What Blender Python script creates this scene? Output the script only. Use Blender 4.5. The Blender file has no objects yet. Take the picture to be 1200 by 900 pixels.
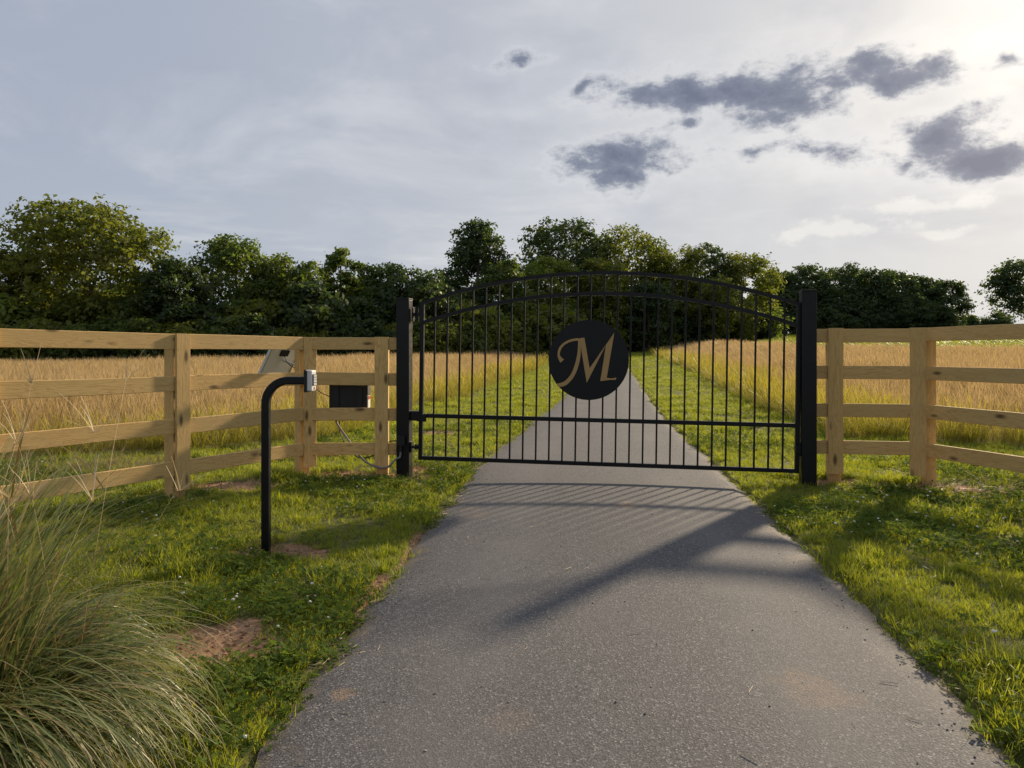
import bpy, bmesh, math, random
import numpy as np
from mathutils import Vector, Matrix, Euler

random.seed(7)
RNG = np.random.default_rng(11)
R = math.radians
SC = bpy.context.scene
COL = SC.collection

# ------------------------------------------------------------------ camera
F, HY, CH = 890.0, 415.0, 1.42          # focal length and horizon row in photo pixels, eye height in metres
cam_d = bpy.data.cameras.new('camera')
cam_d.sensor_width = 36.0
cam_d.lens = F / 1200.0 * 36.0
cam_d.shift_y = (HY - 450.0) / 1200.0
cam_d.clip_start = 0.05
cam_d.clip_end = 6000.0
cam = bpy.data.objects.new('camera', cam_d)
cam.location = (0, 0, CH)
cam.rotation_euler = (R(90), 0, 0)
COL.objects.link(cam)
SC.camera = cam

# ------------------------------------------------------------------ light
SUN_AZ, SUN_EL = R(37), R(21)           # azimuth to the right of the view (+Y), elevation
SUN = Vector((math.sin(SUN_AZ) * math.cos(SUN_EL), math.cos(SUN_AZ) * math.cos(SUN_EL), math.sin(SUN_EL)))
sun_d = bpy.data.lights.new('sun', 'SUN')
sun_d.energy = 5.0
sun_d.angle = R(2.4)
sun_d.color = (1.0, 0.82, 0.58)
sun_o = bpy.data.objects.new('sun', sun_d)
sun_o.rotation_euler = SUN.to_track_quat('Z', 'Y').to_euler()
sun_o.location = (20, 25, 20)
COL.objects.link(sun_o)

SC.view_settings.view_transform = 'Standard'
SC.view_settings.look = 'None'
SC.view_settings.exposure = 0.28
SC.view_settings.gamma = 1.0
SC.view_settings.use_curve_mapping = False
SC.render.engine = 'CYCLES'
SC.cycles.use_denoising = True
SC.cycles.max_bounces = 4
SC.cycles.diffuse_bounces = 2
SC.cycles.glossy_bounces = 2
SC.cycles.transmission_bounces = 2
SC.cycles.transparent_max_bounces = 4

def px(x, y, Y):
    """photo pixel at depth Y -> point"""
    return Vector(((x - 600.0) * Y / F, Y, CH - (y - HY) * Y / F))

# ---- sky
W = bpy.data.worlds.new('World')
SC.world = W
W.use_nodes = True
W.cycles.sampling_method = 'MANUAL'
W.cycles.sample_map_resolution = 256
nt = W.node_tree
nt.nodes.clear()

class NB:
    """tiny node expression builder"""
    def __init__(s, nt): s.nt = nt
    def n(s, t, **k):
        o = s.nt.nodes.new(t)
        for a, b in k.items(): setattr(o, a, b)
        return o
    def put(s, sock, v):
        if hasattr(v, 'is_output'): s.nt.links.new(v, sock)
        elif v is not None: sock.default_value = v
    def m(s, op, a, b=None, c=None, clamp=False):
        o = s.n('ShaderNodeMath', operation=op, use_clamp=clamp)
        s.put(o.inputs[0], a)
        if b is not None: s.put(o.inputs[1], b)
        if c is not None: s.put(o.inputs[2], c)
        return o.outputs[0]
    def v(s, op, a, b=None):
        o = s.n('ShaderNodeVectorMath', operation=op)
        s.put(o.inputs[0], a)
        if b is not None: s.put(o.inputs[1], b)
        return o.outputs['Value'] if op in ('DOT_PRODUCT', 'LENGTH', 'DISTANCE') else o.outputs[0]
    def mix(s, f, a, b, blend='MIX'):
        o = s.n('ShaderNodeMix', data_type='RGBA', blend_type=blend)
        s.put(o.inputs[0], f)
        s.put(o.inputs[6], a if hasattr(a, 'is_output') else (*a, 1))
        s.put(o.inputs[7], b if hasattr(b, 'is_output') else (*b, 1))
        return o.outputs[2]
    def ramp(s, f, stops, interp='LINEAR'):
        o = s.n('ShaderNodeValToRGB')
        cr = o.color_ramp
        cr.interpolation = interp
        while len(cr.elements) < len(stops): cr.elements.new(0.5)
        for e, (p, c) in zip(cr.elements, stops):
            e.position = p
            e.color = (*c, 1) if isinstance(c, tuple) else (c, c, c, 1)
        s.put(o.inputs[0], f)
        return o.outputs[0]
    def mr(s, v, a, b, c=0.0, d=1.0, smooth=True):
        o = s.n('ShaderNodeMapRange')
        o.interpolation_type = 'SMOOTHSTEP' if smooth else 'LINEAR'
        s.put(o.inputs[0], v)
        for i, q in zip((1, 2, 3, 4), (a, b, c, d)): o.inputs[i].default_value = q
        return o.outputs[0]
    def noise(s, vec, scale, detail=4, rough=0.55, dist=0.0, out=0):
        o = s.n('ShaderNodeTexNoise')
        s.put(o.inputs['Vector'], vec)
        o.inputs['Scale'].default_value = scale
        o.inputs['Detail'].default_value = detail
        o.inputs['Roughness'].default_value = rough
        o.inputs['Distortion'].default_value = dist
        return o.outputs[out]

b = NB(nt)
tc = b.n('ShaderNodeTexCoord')
D = b.v('NORMALIZE', tc.outputs['Generated'])
sep = b.n('ShaderNodeSeparateXYZ')
nt.links.new(D, sep.inputs[0])
ang = b.m('DIVIDE', b.m('ARCCOSINE', b.v('DOT_PRODUCT', D, tuple(SUN))), math.pi)
el = b.m('ARCSINE', sep.outputs[2])
az = b.m('ARCTAN2', sep.outputs[0], sep.outputs[1])
sky = b.n('ShaderNodeTexSky', sky_type='NISHITA')
sky.sun_disc = False
sky.sun_elevation = SUN_EL
sky.sun_rotation = SUN_AZ
sky.air_density = 1.0
sky.dust_density = 2.0
# thin high cloud veil that covers the whole sky, brighter round the sun
veil = b.ramp(ang, [(0.0, (1.25, 1.20, 1.08)), (0.022, (1.02, 0.98, 0.91)), (0.06, (0.80, 0.775, 0.75)), (0.12, (0.60, 0.615, 0.645)),
                    (0.21, (0.475, 0.505, 0.575)), (0.32, (0.375, 0.425, 0.525)), (0.5, (0.32, 0.37, 0.48)), (1.0, (0.33, 0.37, 0.46))])
hz = b.m('MULTIPLY', b.m('POWER', 2.718, b.m('MULTIPLY', b.m('ABSOLUTE', el), -5.5)), 0.75)
hzc = b.ramp(ang, [(0.0, (0.84, 0.82, 0.78)), (0.15, (0.68, 0.69, 0.69)), (0.35, (0.56, 0.61, 0.66)), (1.0, (0.46, 0.51, 0.58))])
veil = b.mix(hz, veil, hzc)
# soft streaks
dm = b.v('MULTIPLY', D, (1.0, 1.0, 2.4))
st = b.noise(dm, 3.6, 5, 0.58, 0.5)
veil = b.mix(b.m('MULTIPLY', b.mr(st, 0.46, 0.72), 0.34), veil, (0.82, 0.82, 0.83))
st2 = b.noise(b.v('ADD', dm, (3.1, 1.7, 0.4)), 3.0, 4, 0.55, 0.0)
veil = b.mix(b.m('MULTIPLY', b.mr(st2, 0.48, 0.70), 0.38), veil, (0.40, 0.44, 0.53))
st3 = b.noise(b.v('MULTIPLY', D, (1.0, 1.0, 7.0)), 5.0, 4, 0.6, 0.0)
low = b.m('SUBTRACT', 1.0, b.mr(el, 0.03, 0.26))
veil = b.mix(b.m('MULTIPLY', b.m('MULTIPLY', b.mr(st3, 0.50, 0.74), low), 0.5), veil, (0.90, 0.88, 0.83))
# small grey cumulus drifting under the veil
wn = b.noise(D, 9.0, 2, 0.6, 0.0, out=1)
ws = b.n('ShaderNodeSeparateColor')
nt.links.new(wn, ws.inputs[0])
azw = b.m('ADD', az, b.m('MULTIPLY', b.m('SUBTRACT', ws.outputs[0], 0.5), 0.085))
elw = b.m('ADD', el, b.m('MULTIPLY', b.m('SUBTRACT', ws.outputs[1], 0.5), 0.060))
def direc(x, y):
    d = Vector(((x - 600) / F, 1.0, (HY - y) / F))
    a = math.atan2(d.x, d.y)
    return a, math.asin(d.z / d.length)
blobs = [(602, 74, 30, 7, .7), (692, 104, 18, 11, .75), (775, 106, 88, 17, .95), (852, 106, 62, 22, 1), (915, 113, 52, 34, 1.1), (1032, 90, 54, 18, 1),
         (735, 182, 74, 19, .95), (728, 205, 30, 17, .9), (806, 140, 38, 10, .7), (905, 172, 20, 12, .62), (985, 176, 40, 13, .66),
         (1112, 152, 38, 20, 1.05), (1152, 180, 52, 19, 1.05), (1186, 75, 18, 8, .75), (1056, 186, 12, 9, .6), (815, 112, 48, 15, .95), (880, 108, 44, 20, 1), (975, 100, 34, 11, .8)]
extra = []
er = random.Random(5)
for k in range(6):                      # the same sort of clouds go on all round the sky outside the frame
    a0 = R(50) + k * R(45) + er.uniform(-.1, .1)
    if a0 > math.pi: a0 -= 2 * math.pi
    e0 = er.uniform(R(12), R(42))
    extra.append((a0, e0, er.uniform(.05, .13), er.uniform(.02, .05), er.uniform(.8, 1.05)))
aeq = b.n('ShaderNodeCombineXYZ')
b.put(aeq.inputs[0], azw); b.put(aeq.inputs[1], elw)
AE = aeq.outputs[0]
dens = None
for bl in [(*direc(x, y), rx * 1.12 / F, ry * 1.1 / F, w) for (x, y, rx, ry, w) in blobs] + extra:
    a0, e0, ra, re, w = bl
    o = b.n('ShaderNodeVectorMath', operation='MULTIPLY_ADD')
    b.put(o.inputs[0], AE)
    o.inputs[1].default_value = (1 / ra, 1 / re, 0)
    o.inputs[2].default_value = (-a0 / ra, -e0 / re, 0)
    d = b.m('MULTIPLY_ADD', b.v('LENGTH', o.outputs[0]), -w, 1.46 * w)
    dens = d if dens is None else b.m('MAXIMUM', dens, d)
fb = b.noise(b.v('MULTIPLY', D, (1.0, 1.0, 1.7)), 20.0, 7, 0.66, 0.0)
dens = b.m('ADD', dens, b.m('MULTIPLY', b.m('SUBTRACT', fb, 0.5), 2.8))
ca = b.mr(dens, 0.0, 1.05)
halo = b.m('MULTIPLY', b.mr(dens, -1.3, 0.4), 0.45)
cc = b.ramp(b.m('MULTIPLY', dens, 0.5, clamp=True), [(0.08, (0.92, 0.91, 0.90)), (0.24, (0.50, 0.52, 0.57)), (0.42, (0.215, 0.245, 0.325)), (0.75, (0.130, 0.155, 0.235))])
# a few sunlit white puffs low down
wd = None
for (x, y, rx, ry, w) in [(972, 270, 60, 9, 1), (1104, 267, 24, 5, .9), (1080, 236, 60, 7, .8)]:
    a0, e0 = direc(x, y)
    q = b.n('ShaderNodeCombineXYZ')
    b.put(q.inputs[0], b.m('MULTIPLY', b.m('SUBTRACT', azw, a0), F / rx))
    b.put(q.inputs[1], b.m('MULTIPLY', b.m('SUBTRACT', elw, e0), F / ry))
    d = b.m('MULTIPLY', b.m('SUBTRACT', 1.5, b.v('LENGTH', q.outputs[0])), w)
    wd = d if wd is None else b.m('MAXIMUM', wd, d)
wa = b.m('MULTIPLY', b.mr(b.m('ADD', wd, b.m('MULTIPLY', b.m('SUBTRACT', fb, 0.5), 4.0)), 0.1, 1.0), 0.6)
veil = b.mix(wa, veil, (0.88, 0.86, 0.82))
veil = b.mix(halo, veil, b.mix(1.0, veil, (1.22, 1.20, 1.17), 'MULTIPLY'))
veil = b.mix(b.m('MULTIPLY', ca, 0.95), veil, cc)
vs = b.v('MULTIPLY', veil, (8.3, 8.3, 8.3))
full = b.mix(0.98, sky.outputs[0], vs)
bg = b.n('ShaderNodeBackground')
bg.inputs[1].default_value = 0.1
nt.links.new(full, bg.inputs[0])
wo = b.n('ShaderNodeOutputWorld')
nt.links.new(bg.outputs[0], wo.inputs[0])

# ------------------------------------------------------------------ helpers
def tag(o, label=None, cat=None, group=None, kind=None):
    for k, v in (('label', label), ('category', cat), ('group', group), ('kind', kind)):
        if v: o[k] = v
    return o

def empty(name, loc=(0, 0, 0), rot=(0, 0, 0)):
    o = bpy.data.objects.new(name, None)
    o.empty_display_size = 0.2
    o.location = loc
    o.rotation_euler = rot
    COL.objects.link(o)
    return o

def new_mesh(name, verts, faces, mat=None, smooth=False, attrs=None):
    me = bpy.data.meshes.new(name)
    if isinstance(verts, np.ndarray):
        verts = np.ascontiguousarray(verts, dtype=np.float32)
        faces = np.ascontiguousarray(faces, dtype=np.int32)
        nf, k = faces.shape
        me.vertices.add(len(verts)); me.vertices.foreach_set('co', verts.ravel())
        me.loops.add(nf * k); me.loops.foreach_set('vertex_index', faces.ravel())
        me.polygons.add(nf)
        me.polygons.foreach_set('loop_start', np.arange(0, nf * k, k, dtype=np.int32))
        me.polygons.foreach_set('loop_total', np.full(nf, k, dtype=np.int32))
    else:
        me.from_pydata([tuple(v) for v in verts], [], faces)
    if attrs:
        for an, av in attrs.items():
            a = me.attributes.new(an, 'FLOAT', 'POINT')
            a.data.foreach_set('value', np.ascontiguousarray(av, dtype=np.float32))
    me.update(calc_edges=True)
    me.validate()
    if smooth: me.polygons.foreach_set('use_smooth', np.ones(len(me.polygons), dtype=bool))
    if mat: me.materials.append(mat)
    return me

def obj(name, me, parent=None, loc=None, rot=None, mw=None):
    o = bpy.data.objects.new(name, me)
    COL.objects.link(o)
    if parent: o.parent = parent
    if loc is not None: o.location = loc
    if rot is not None: o.rotation_euler = rot
    if mw is not None: o.matrix_basis = mw
    return o

class MB:
    def __init__(s): s.v = []; s.f = []
    def add(s, vs, fs):
        k = len(s.v); s.v += [Vector(v) for v in vs]; s.f += [tuple(i + k for i in f) for f in fs]
        return s
    def box(s, x0, x1, y0, y1, z0, z1, c=0.0):
        if c <= 0:
            vs = [(x, y, z) for x in (x0, x1) for y in (y0, y1) for z in (z0, z1)]
            return s.add(vs, [(0, 1, 3, 2), (4, 6, 7, 5), (0, 4, 5, 1), (2, 3, 7, 6), (0, 2, 6, 4), (1, 5, 7, 3)])
        bm = bmesh.new()
        m = Matrix.Translation(((x0 + x1) / 2, (y0 + y1) / 2, (z0 + z1) / 2)) @ Matrix.Diagonal((x1 - x0, y1 - y0, z1 - z0, 1))
        bmesh.ops.create_cube(bm, size=1.0, matrix=m)
        bmesh.ops.bevel(bm, geom=bm.edges[:], offset=c, segments=2, affect='EDGES', profile=0.6)
        bm.verts.index_update()
        s.add([v.co for v in bm.verts], [[v.index for v in f.verts] for f in bm.faces])
        bm.free()
        return s
    def sweep(s, pts, prof, up=Vector((0, 0, 1)), cap=True):
        """profile (list of 2D) swept along points"""
        pts = [Vector(p) for p in pts]
        n, k = len(pts), len(prof)
        b0 = len(s.v)
        for i, p in enumerate(pts):
            t = (pts[min(i + 1, n - 1)] - pts[max(i - 1, 0)]).normalized()
            u = up - t * up.dot(t)
            if u.length < 1e-3: u = Vector((0, 1, 0)) - t * t.y
            u.normalize()
            w = t.cross(u)
            for (a, c) in prof: s.v.append(p + w * a + u * c)
        for i in range(n - 1):
            for j in range(k):
                a = b0 + i * k + j; c = b0 + i * k + (j + 1) % k
                s.f.append((a, c, c + k, a + k))
        if cap:
            s.f.append(tuple(b0 + j for j in reversed(range(k))))
            s.f.append(tuple(b0 + (n - 1) * k + j for j in range(k)))
        return s
    def tube(s, pts, r, k=8, **kw):
        return s.sweep(pts, [(r * math.cos(2 * math.pi * j / k), r * math.sin(2 * math.pi * j / k)) for j in range(k)], **kw)
    def cyl(s, p0, p1, r, k=16): return s.tube([p0, p1], r, k)
    def mesh(s, name, mat, smooth=False): return new_mesh(name, s.v, s.f, mat, smooth)
    def build(s, name, mat, parent=None, smooth=False, **k): return obj(name, s.mesh(name, mat, smooth), parent, **k)

def catmull(pts, n=8):
    P = [Vector(p) for p in pts]
    P = [P[0] * 2 - P[1]] + P + [P[-1] * 2 - P[-2]]
    out = []
    for i in range(1, len(P) - 2):
        for j in range(n):
            t = j / n
            a, b_, c, d = P[i - 1], P[i], P[i + 1], P[i + 2]
            out.append(0.5 * ((2 * b_) + (c - a) * t + (2 * a - 5 * b_ + 4 * c - d) * t * t + (3 * b_ - a - 3 * c + d) * t ** 3))
    out.append(P[-2])
    return out

# ------------------------------------------------------------------ materials
MATS = {}
def material(name, fn, rough=0.6, spec=0.3, metal=0.0, trans=None, bump=None):
    m = bpy.data.materials.new(name)
    m.use_nodes = True
    t = m.node_tree
    t.nodes.clear()
    q = NB(t)
    pb = q.n('ShaderNodeBsdfPrincipled')
    col = fn(q, pb)
    if col is not None: q.put(pb.inputs['Base Color'], col if hasattr(col, 'is_output') else (*col, 1))
    if not pb.inputs['Roughness'].is_linked: pb.inputs['Roughness'].default_value = rough
    pb.inputs['Specular IOR Level'].default_value = spec
    pb.inputs['Metallic'].default_value = metal
    out = q.n('ShaderNodeOutputMaterial')
    if trans:
        tr = q.n('ShaderNodeBsdfTranslucent')
        f, tint = trans
        q.put(tr.inputs[0], q.mix(1.0, col, tint, 'MULTIPLY'))
        ms = q.n('ShaderNodeMixShader')
        ms.inputs[0].default_value = f
        t.links.new(pb.outputs[0], ms.inputs[1]); t.links.new(tr.outputs[0], ms.inputs[2])
        t.links.new(ms.outputs[0], out.inputs[0])
    else:
        t.links.new(pb.outputs[0], out.inputs[0])
    MATS[name] = m
    return m

def bump(q, pb, h, strength, dist):
    n = q.n('ShaderNodeBump')
    n.inputs['Strength'].default_value = strength
    n.inputs['Distance'].default_value = dist
    q.put(n.inputs['Height'], h)
    q.nt.links.new(n.outputs[0], pb.inputs['Normal'])

def attr(q, n):
    a = q.n('ShaderNodeAttribute', attribute_name=n)
    return a.outputs['Fac']
def orand(q): return q.n('ShaderNodeObjectInfo').outputs['Random']
def ocoord(q): return q.n('ShaderNodeTexCoord').outputs['Object']
def gpos(q): return q.n('ShaderNodeNewGeometry').outputs['Position']

def f_wood(q, pb):
    o = q.n('ShaderNodeObjectInfo')
    sh = q.n('ShaderNodeCombineXYZ')
    for i, k in enumerate((31.0, 17.0, 53.0)): q.put(sh.inputs[i], q.m('MULTIPLY', o.outputs['Random'], k))
    p = q.v('ADD', ocoord(q), sh.outputs[0])
    # knots, sparse
    vo = q.n('ShaderNodeTexVoronoi')
    q.put(vo.inputs['Vector'], q.v('MULTIPLY', p, (2.4, 1.0, 7.0)))
    vo.inputs['Scale'].default_value = 1.0
    kd = vo.outputs['Distance']
    knot = q.m('SUBTRACT', 1.0, q.mr(kd, 0.06, 0.22))
    around = q.m('SUBTRACT', 1.0, q.mr(kd, 0.05, 0.55))
    g = q.v('MULTIPLY', p, (0.9, 9.0, 9.0))
    wv = q.noise(g, 1.6, 4, 0.55, 1.2)
    rings = q.m('SINE', q.m('ADD', q.m('MULTIPLY', wv, 46.0), q.m('MULTIPLY', around, 7.0)))
    late = q.mr(rings, 0.1, 1.0)
    fine = q.noise(q.v('MULTIPLY', p, (6.0, 160.0, 160.0)), 1.0, 3, 0.6)
    blot = q.noise(p, 1.7, 4, 0.6)
    c = q.mix(late, (0.726, 0.484, 0.189), (0.550, 0.342, 0.113))
    c = q.mix(q.m('MULTIPLY', q.mr(fine, 0.42, 0.75), 0.45), c, (0.462, 0.296, 0.118))
    c = q.mix(q.m('MULTIPLY', q.mr(blot, 0.45, 0.75), 0.35), c, (0.550, 0.398, 0.155))
    c = q.mix(q.m('MULTIPLY', q.mr(o.outputs['Random'], 0.0, 1.0), 0.35), c, (0.638, 0.393, 0.143))
    r2 = q.m('FRACT', q.m('MULTIPLY', o.outputs['Random'], 7.31))
    c = q.mix(q.m('MULTIPLY', r2, 0.55), c, (0.484, 0.337, 0.143))
    c = q.mix(q.m('MULTIPLY', knot, 0.85), c, (0.085, 0.045, 0.02))
    bump(q, pb, q.m('ADD', fine, q.m('MULTIPLY', late, 0.5)), 0.35, 0.004)
    return c
wood = material('pine_wood', f_wood, 0.75, 0.25)

def f_black(q, pb):
    n = q.noise(ocoord(q), 14, 5, 0.65)
    q.put(pb.inputs['Roughness'], q.mr(n, 0.3, 0.7, 0.30, 0.48))
    d = q.noise(ocoord(q), 3.0, 6, 0.7)
    f = q.noise(ocoord(q), 420, 2, 0.5)
    bump(q, pb, f, 0.10, 0.001)
    return q.mix(q.m('MULTIPLY', q.mr(d, 0.5, 0.8), 0.35), (0.0045, 0.0048, 0.0056), (0.012, 0.011, 0.010))
black = material('black_powder_coat', f_black, 0.4, 0.30)
gold = material('bronze_gold_paint', lambda q, pb: q.mix(q.noise(ocoord(q), 9, 4, 0.6), (0.46, 0.29, 0.115), (0.40, 0.25, 0.10)), 0.5, 0.3, 0.0)
blackplastic = material('black_plastic', lambda q, pb: q.mix(q.noise(ocoord(q), 6, 4, 0.6), (0.010, 0.010, 0.011), (0.017, 0.016, 0.016)), 0.5, 0.35)
greyplastic = material('light_grey_plastic', lambda q, pb: q.mix(q.noise(ocoord(q), 20, 4, 0.6), (0.66, 0.65, 0.62), (0.58, 0.57, 0.54)), 0.5, 0.4)
boxside = material('dark_grey_plastic', lambda q, pb: q.mix(q.noise(ocoord(q), 6, 4, 0.6), (0.045, 0.046, 0.05), (0.06, 0.06, 0.06)), 0.5, 0.35)
alu = material('aluminium', lambda q, pb: q.mix(q.noise(ocoord(q), 12, 4, 0.6), (0.55, 0.56, 0.57), (0.46, 0.47, 0.48)), 0.4, 0.5, 0.7)
backsheet = material('panel_backsheet', lambda q, pb: q.mix(q.noise(ocoord(q), 5, 4, 0.6), (0.80, 0.81, 0.80), (0.74, 0.75, 0.75)), 0.4, 0.4)
cells = material('solar_cells', lambda q, pb: q.mix(q.mr(q.noise(ocoord(q), 3, 2, 0.5), .4, .6), (0.006, 0.009, 0.03), (0.01, 0.014, 0.04)), 0.12, 0.6)
conduit = material('grey_conduit', lambda q, pb: q.mix(q.noise(ocoord(q), 30, 3, 0.6), (0.14, 0.14, 0.145), (0.20, 0.20, 0.20)), 0.42, 0.5)
white_m = material('white_label', lambda q, pb: q.mix(q.noise(ocoord(q), 60, 2, 0.6), (0.74, 0.73, 0.71), (0.66, 0.65, 0.63)), 0.5, 0.3)
red_m = material('red_label', lambda q, pb: q.mix(q.noise(ocoord(q), 60, 2, 0.6), (0.42, 0.03, 0.025), (0.36, 0.03, 0.025)), 0.5, 0.3)
bark = material('bark', lambda q, pb: q.mix(q.noise(q.v('MULTIPLY', ocoord(q), (6, 6, 1.2)), 1.0, 6, 0.65), (0.075, 0.058, 0.042), (0.15, 0.125, 0.095)), 0.9, 0.1)

def leafmat(name, c1, c2, c3, tf=0.46, tint=(1.9, 2.0, 0.8)):
    def f(q, pb):
        r = attr(q, 'rnd')
        big = q.noise(gpos(q), 0.55, 3, 0.5)
        c = q.mix(r, c1, c2)
        return q.mix(q.m('MULTIPLY', q.mr(big, 0.42, 0.68), 0.65), c, c3)
    return material(name, f, 0.55, 0.28, 0, (tf, tint))
leaf_olive = leafmat('leaf_olive', (0.084, 0.103, 0.021), (0.141, 0.157, 0.030), (0.184, 0.179, 0.035))
leaf_green = leafmat('leaf_green', (0.062, 0.093, 0.027), (0.107, 0.142, 0.037), (0.143, 0.164, 0.039))
leaf_dark = leafmat('leaf_dark', (0.035, 0.059, 0.025), (0.062, 0.090, 0.034), (0.082, 0.107, 0.036), 0.38)
leaf_light = leafmat('leaf_light', (0.119, 0.161, 0.035), (0.179, 0.215, 0.047), (0.221, 0.233, 0.048))

def grassmat(name, root, mid, tip, alt, tf=0.5, tint=(2.2, 2.1, 0.7), spread=0.6, rough=0.5):
    def f(q, pb):
        t = attr(q, 't')
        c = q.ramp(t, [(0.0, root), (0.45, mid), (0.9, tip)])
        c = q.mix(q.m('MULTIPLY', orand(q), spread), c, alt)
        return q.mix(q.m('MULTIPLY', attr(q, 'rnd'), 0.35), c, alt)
    return material(name, f, rough, 0.3, 0, (tf, tint))
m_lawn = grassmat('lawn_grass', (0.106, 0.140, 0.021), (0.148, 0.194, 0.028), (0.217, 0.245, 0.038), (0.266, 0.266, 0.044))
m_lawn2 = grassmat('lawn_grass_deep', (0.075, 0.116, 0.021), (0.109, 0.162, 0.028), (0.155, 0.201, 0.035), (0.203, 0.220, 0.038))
m_verge = grassmat('verge_grass', (0.080, 0.105, 0.024), (0.140, 0.155, 0.034), (0.230, 0.205, 0.062), (0.240, 0.195, 0.065))
m_meadow = grassmat('meadow_grass', (0.180, 0.190, 0.045), (0.360, 0.295, 0.105), (0.540, 0.385, 0.230), (0.435, 0.335, 0.135), 0.42, (1.2, 1.12, 0.95), 0.75, 0.6)
m_dry = grassmat('dry_grass', (0.20, 0.15, 0.08), (0.30, 0.23, 0.13), (0.38, 0.30, 0.18), (0.24, 0.17, 0.09), 0.3, (1.2, 1.15, 1.0))
m_straw = material('straw', lambda q, pb: q.mix(orand(q), (0.46, 0.33, 0.17), (0.58, 0.46, 0.28)), 0.6, 0.3)
m_clover = material('clover_leaf', lambda q, pb: q.mix(orand(q), (0.075, 0.123, 0.025), (0.124, 0.167, 0.036)), 0.85, 0.04, 0, (0.35, (1.7, 1.7, 0.8)))
m_flower = material('clover_flower', lambda q, pb: q.mix(orand(q), (0.80, 0.78, 0.70), (0.66, 0.60, 0.52)), 0.7, 0.2)
def f_misc(q, pb):
    t = attr(q, 't'); r = attr(q, 'rnd')
    c = q.ramp(t, [(0.0, (0.050, 0.066, 0.018)), (0.35, (0.078, 0.110, 0.028)), (0.80, (0.155, 0.185, 0.058)), (1.0, (0.42, 0.36, 0.19))])
    c = q.mix(q.mr(r, 0.72, 0.95), c, (0.33, 0.25, 0.12))
    rib = q.m('SUBTRACT', 1.0, q.mr(q.m('ABSOLUTE', attr(q, 'side')), 0.0, 0.45))
    return q.mix(q.m('MULTIPLY', rib, 0.35), c, (0.36, 0.40, 0.25))
m_misc = material('ornamental_grass_blade', f_misc, 0.42, 0.4, 0, (0.30, (1.4, 1.4, 0.9)))
m_stalk = material('dry_stalk', lambda q, pb: q.ramp(attr(q, 't'), [(0.0, (0.10, 0.10, 0.035)), (0.5, (0.22, 0.15, 0.06)), (0.8, (0.50, 0.40, 0.24)), (1.0, (0.58, 0.47, 0.30))]), 0.55, 0.3, 0, (0.25, (1.2, 1.1, 0.9)))

# ------------------------------------------------------------------ terrain
def sst(a, b_, x):
    t = np.clip((x - a) / (b_ - a), 0, 1)
    return t * t * (3 - 2 * t)
def wob(x, y, s, ph=0.0):
    x = x * s; y = y * s
    return (np.sin(x * 1.0 + 1.3 * np.sin(y * 0.9 + ph) + ph) + np.sin(y * 1.13 + 1.1 * np.sin(x * 0.8 + 2 * ph) + 1.7 + ph)
            + 0.5 * np.sin(2.1 * x + 1.9 * y + 3 * ph) + 0.5 * np.sin(2.3 * y - 1.7 * x + ph)) / 3.0
LY = [-60, 0.0, 2.63, 4.6, 6.16, 9.5, 12, 21, 40, 60, 72, 80]
LX = [-3.5, -1.1, -0.94, -0.79, -0.70, -0.48, -0.12, 1.30, 3.75, 6.1, 6.2, 5.0]
RY = [-60, 0.0, 2.72, 3.95, 6.83, 8.6, 11, 15.8, 37, 60, 72, 80]
RX = [2.0, 1.55, 1.80, 1.98, 2.30, 2.50, 2.76, 3.20, 5.90, 8.6, 8.9, 7.7]
def ragged(y, p): return 0.012 * np.sin(y * 5.1 + p) + 0.012 * np.sin(y * 2.3 + 2.2 * p + np.sin(y * 1.1)) + 0.010 * np.sin(y * 13.7 + 3 * p) + 0.007 * np.sin(y * 31.0 + p)
def drL(y): return np.interp(y, LY, LX) + ragged(y, 1.0)
def drR(y): return np.interp(y, RY, RX) + ragged(y, 4.0)
def dist_drive(x, y): return np.maximum(drL(y) - x, x - drR(y))        # >0 outside
def fL(y): return np.interp(y, [8.9, 9, 10, 11, 12.5, 18.5, 21, 47, 75, 90], [-60, -10, -6.8, -4.7, -3.0, -2.5, -1.7, 1.6, 4.6, 4.6])
def fR(y): return np.interp(y, [9.4, 9.6, 10.2, 11.3, 12.4, 15, 18.8, 40, 75, 95], [60, 14, 10, 7.4, 5.6, 5.75, 6.1, 9.2, 13.6, 16])
def treeY(u): return np.interp(u, [-.75, -.34, -.11, .056, .18, .31, .36, .7], [48, 55, 63, 74, 83, 92, 112, 122])
def field_amount(x, y):
    """signed distance-ish: >0 inside the tall meadow"""
    w = 0.25 * wob(x, y, 1.3) + 0.12 * wob(x, y, 3.7, 1.0)
    d = np.maximum(fL(y) - x, x - fR(y)) + w
    u = x / np.maximum(y, 1)
    return np.minimum(d, np.where(u > 0.24, np.interp(u, [.24, .28, .32, .40, .6], [84, 74, 62, 50, 42]) + 3 * w, treeY(u) + 4) - y)
def H0(x, y):
    u = x / np.maximum(y, 8.0)
    s = np.interp(u, [-.7, -.45, 0, .17, .25, .343, .57, .9], [.010, .013, .019, .027, .034, .045, .054, .060])
    d = np.clip(y - 9.0, 0, 118)
    return s * d * d / (d + 15.0)
SOIL = [(-1.50, 3.74, .36, .30), (-1.22, 3.60, .22, .14), (-1.62, 5.42, .42, .24), (-2.9, 8.05, .6, .22), (-2.15, 8.82, .55, .22), (-1.4, 8.72, .5, .24),
        (-1.0, 9.25, .4, .2), (3.45, 8.28, .45, .14), (4.3, 8.02, .6, .2), (4.75, 7.7, .5, .22), (-1.25, 13.4, .65, .28), (-3.2, 7.3, .22, .16),
        (-0.84, 4.5, .06, .5), (-1.15, 4.5, .16, .10), (-.74, 5.6, .04, .5)]
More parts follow.
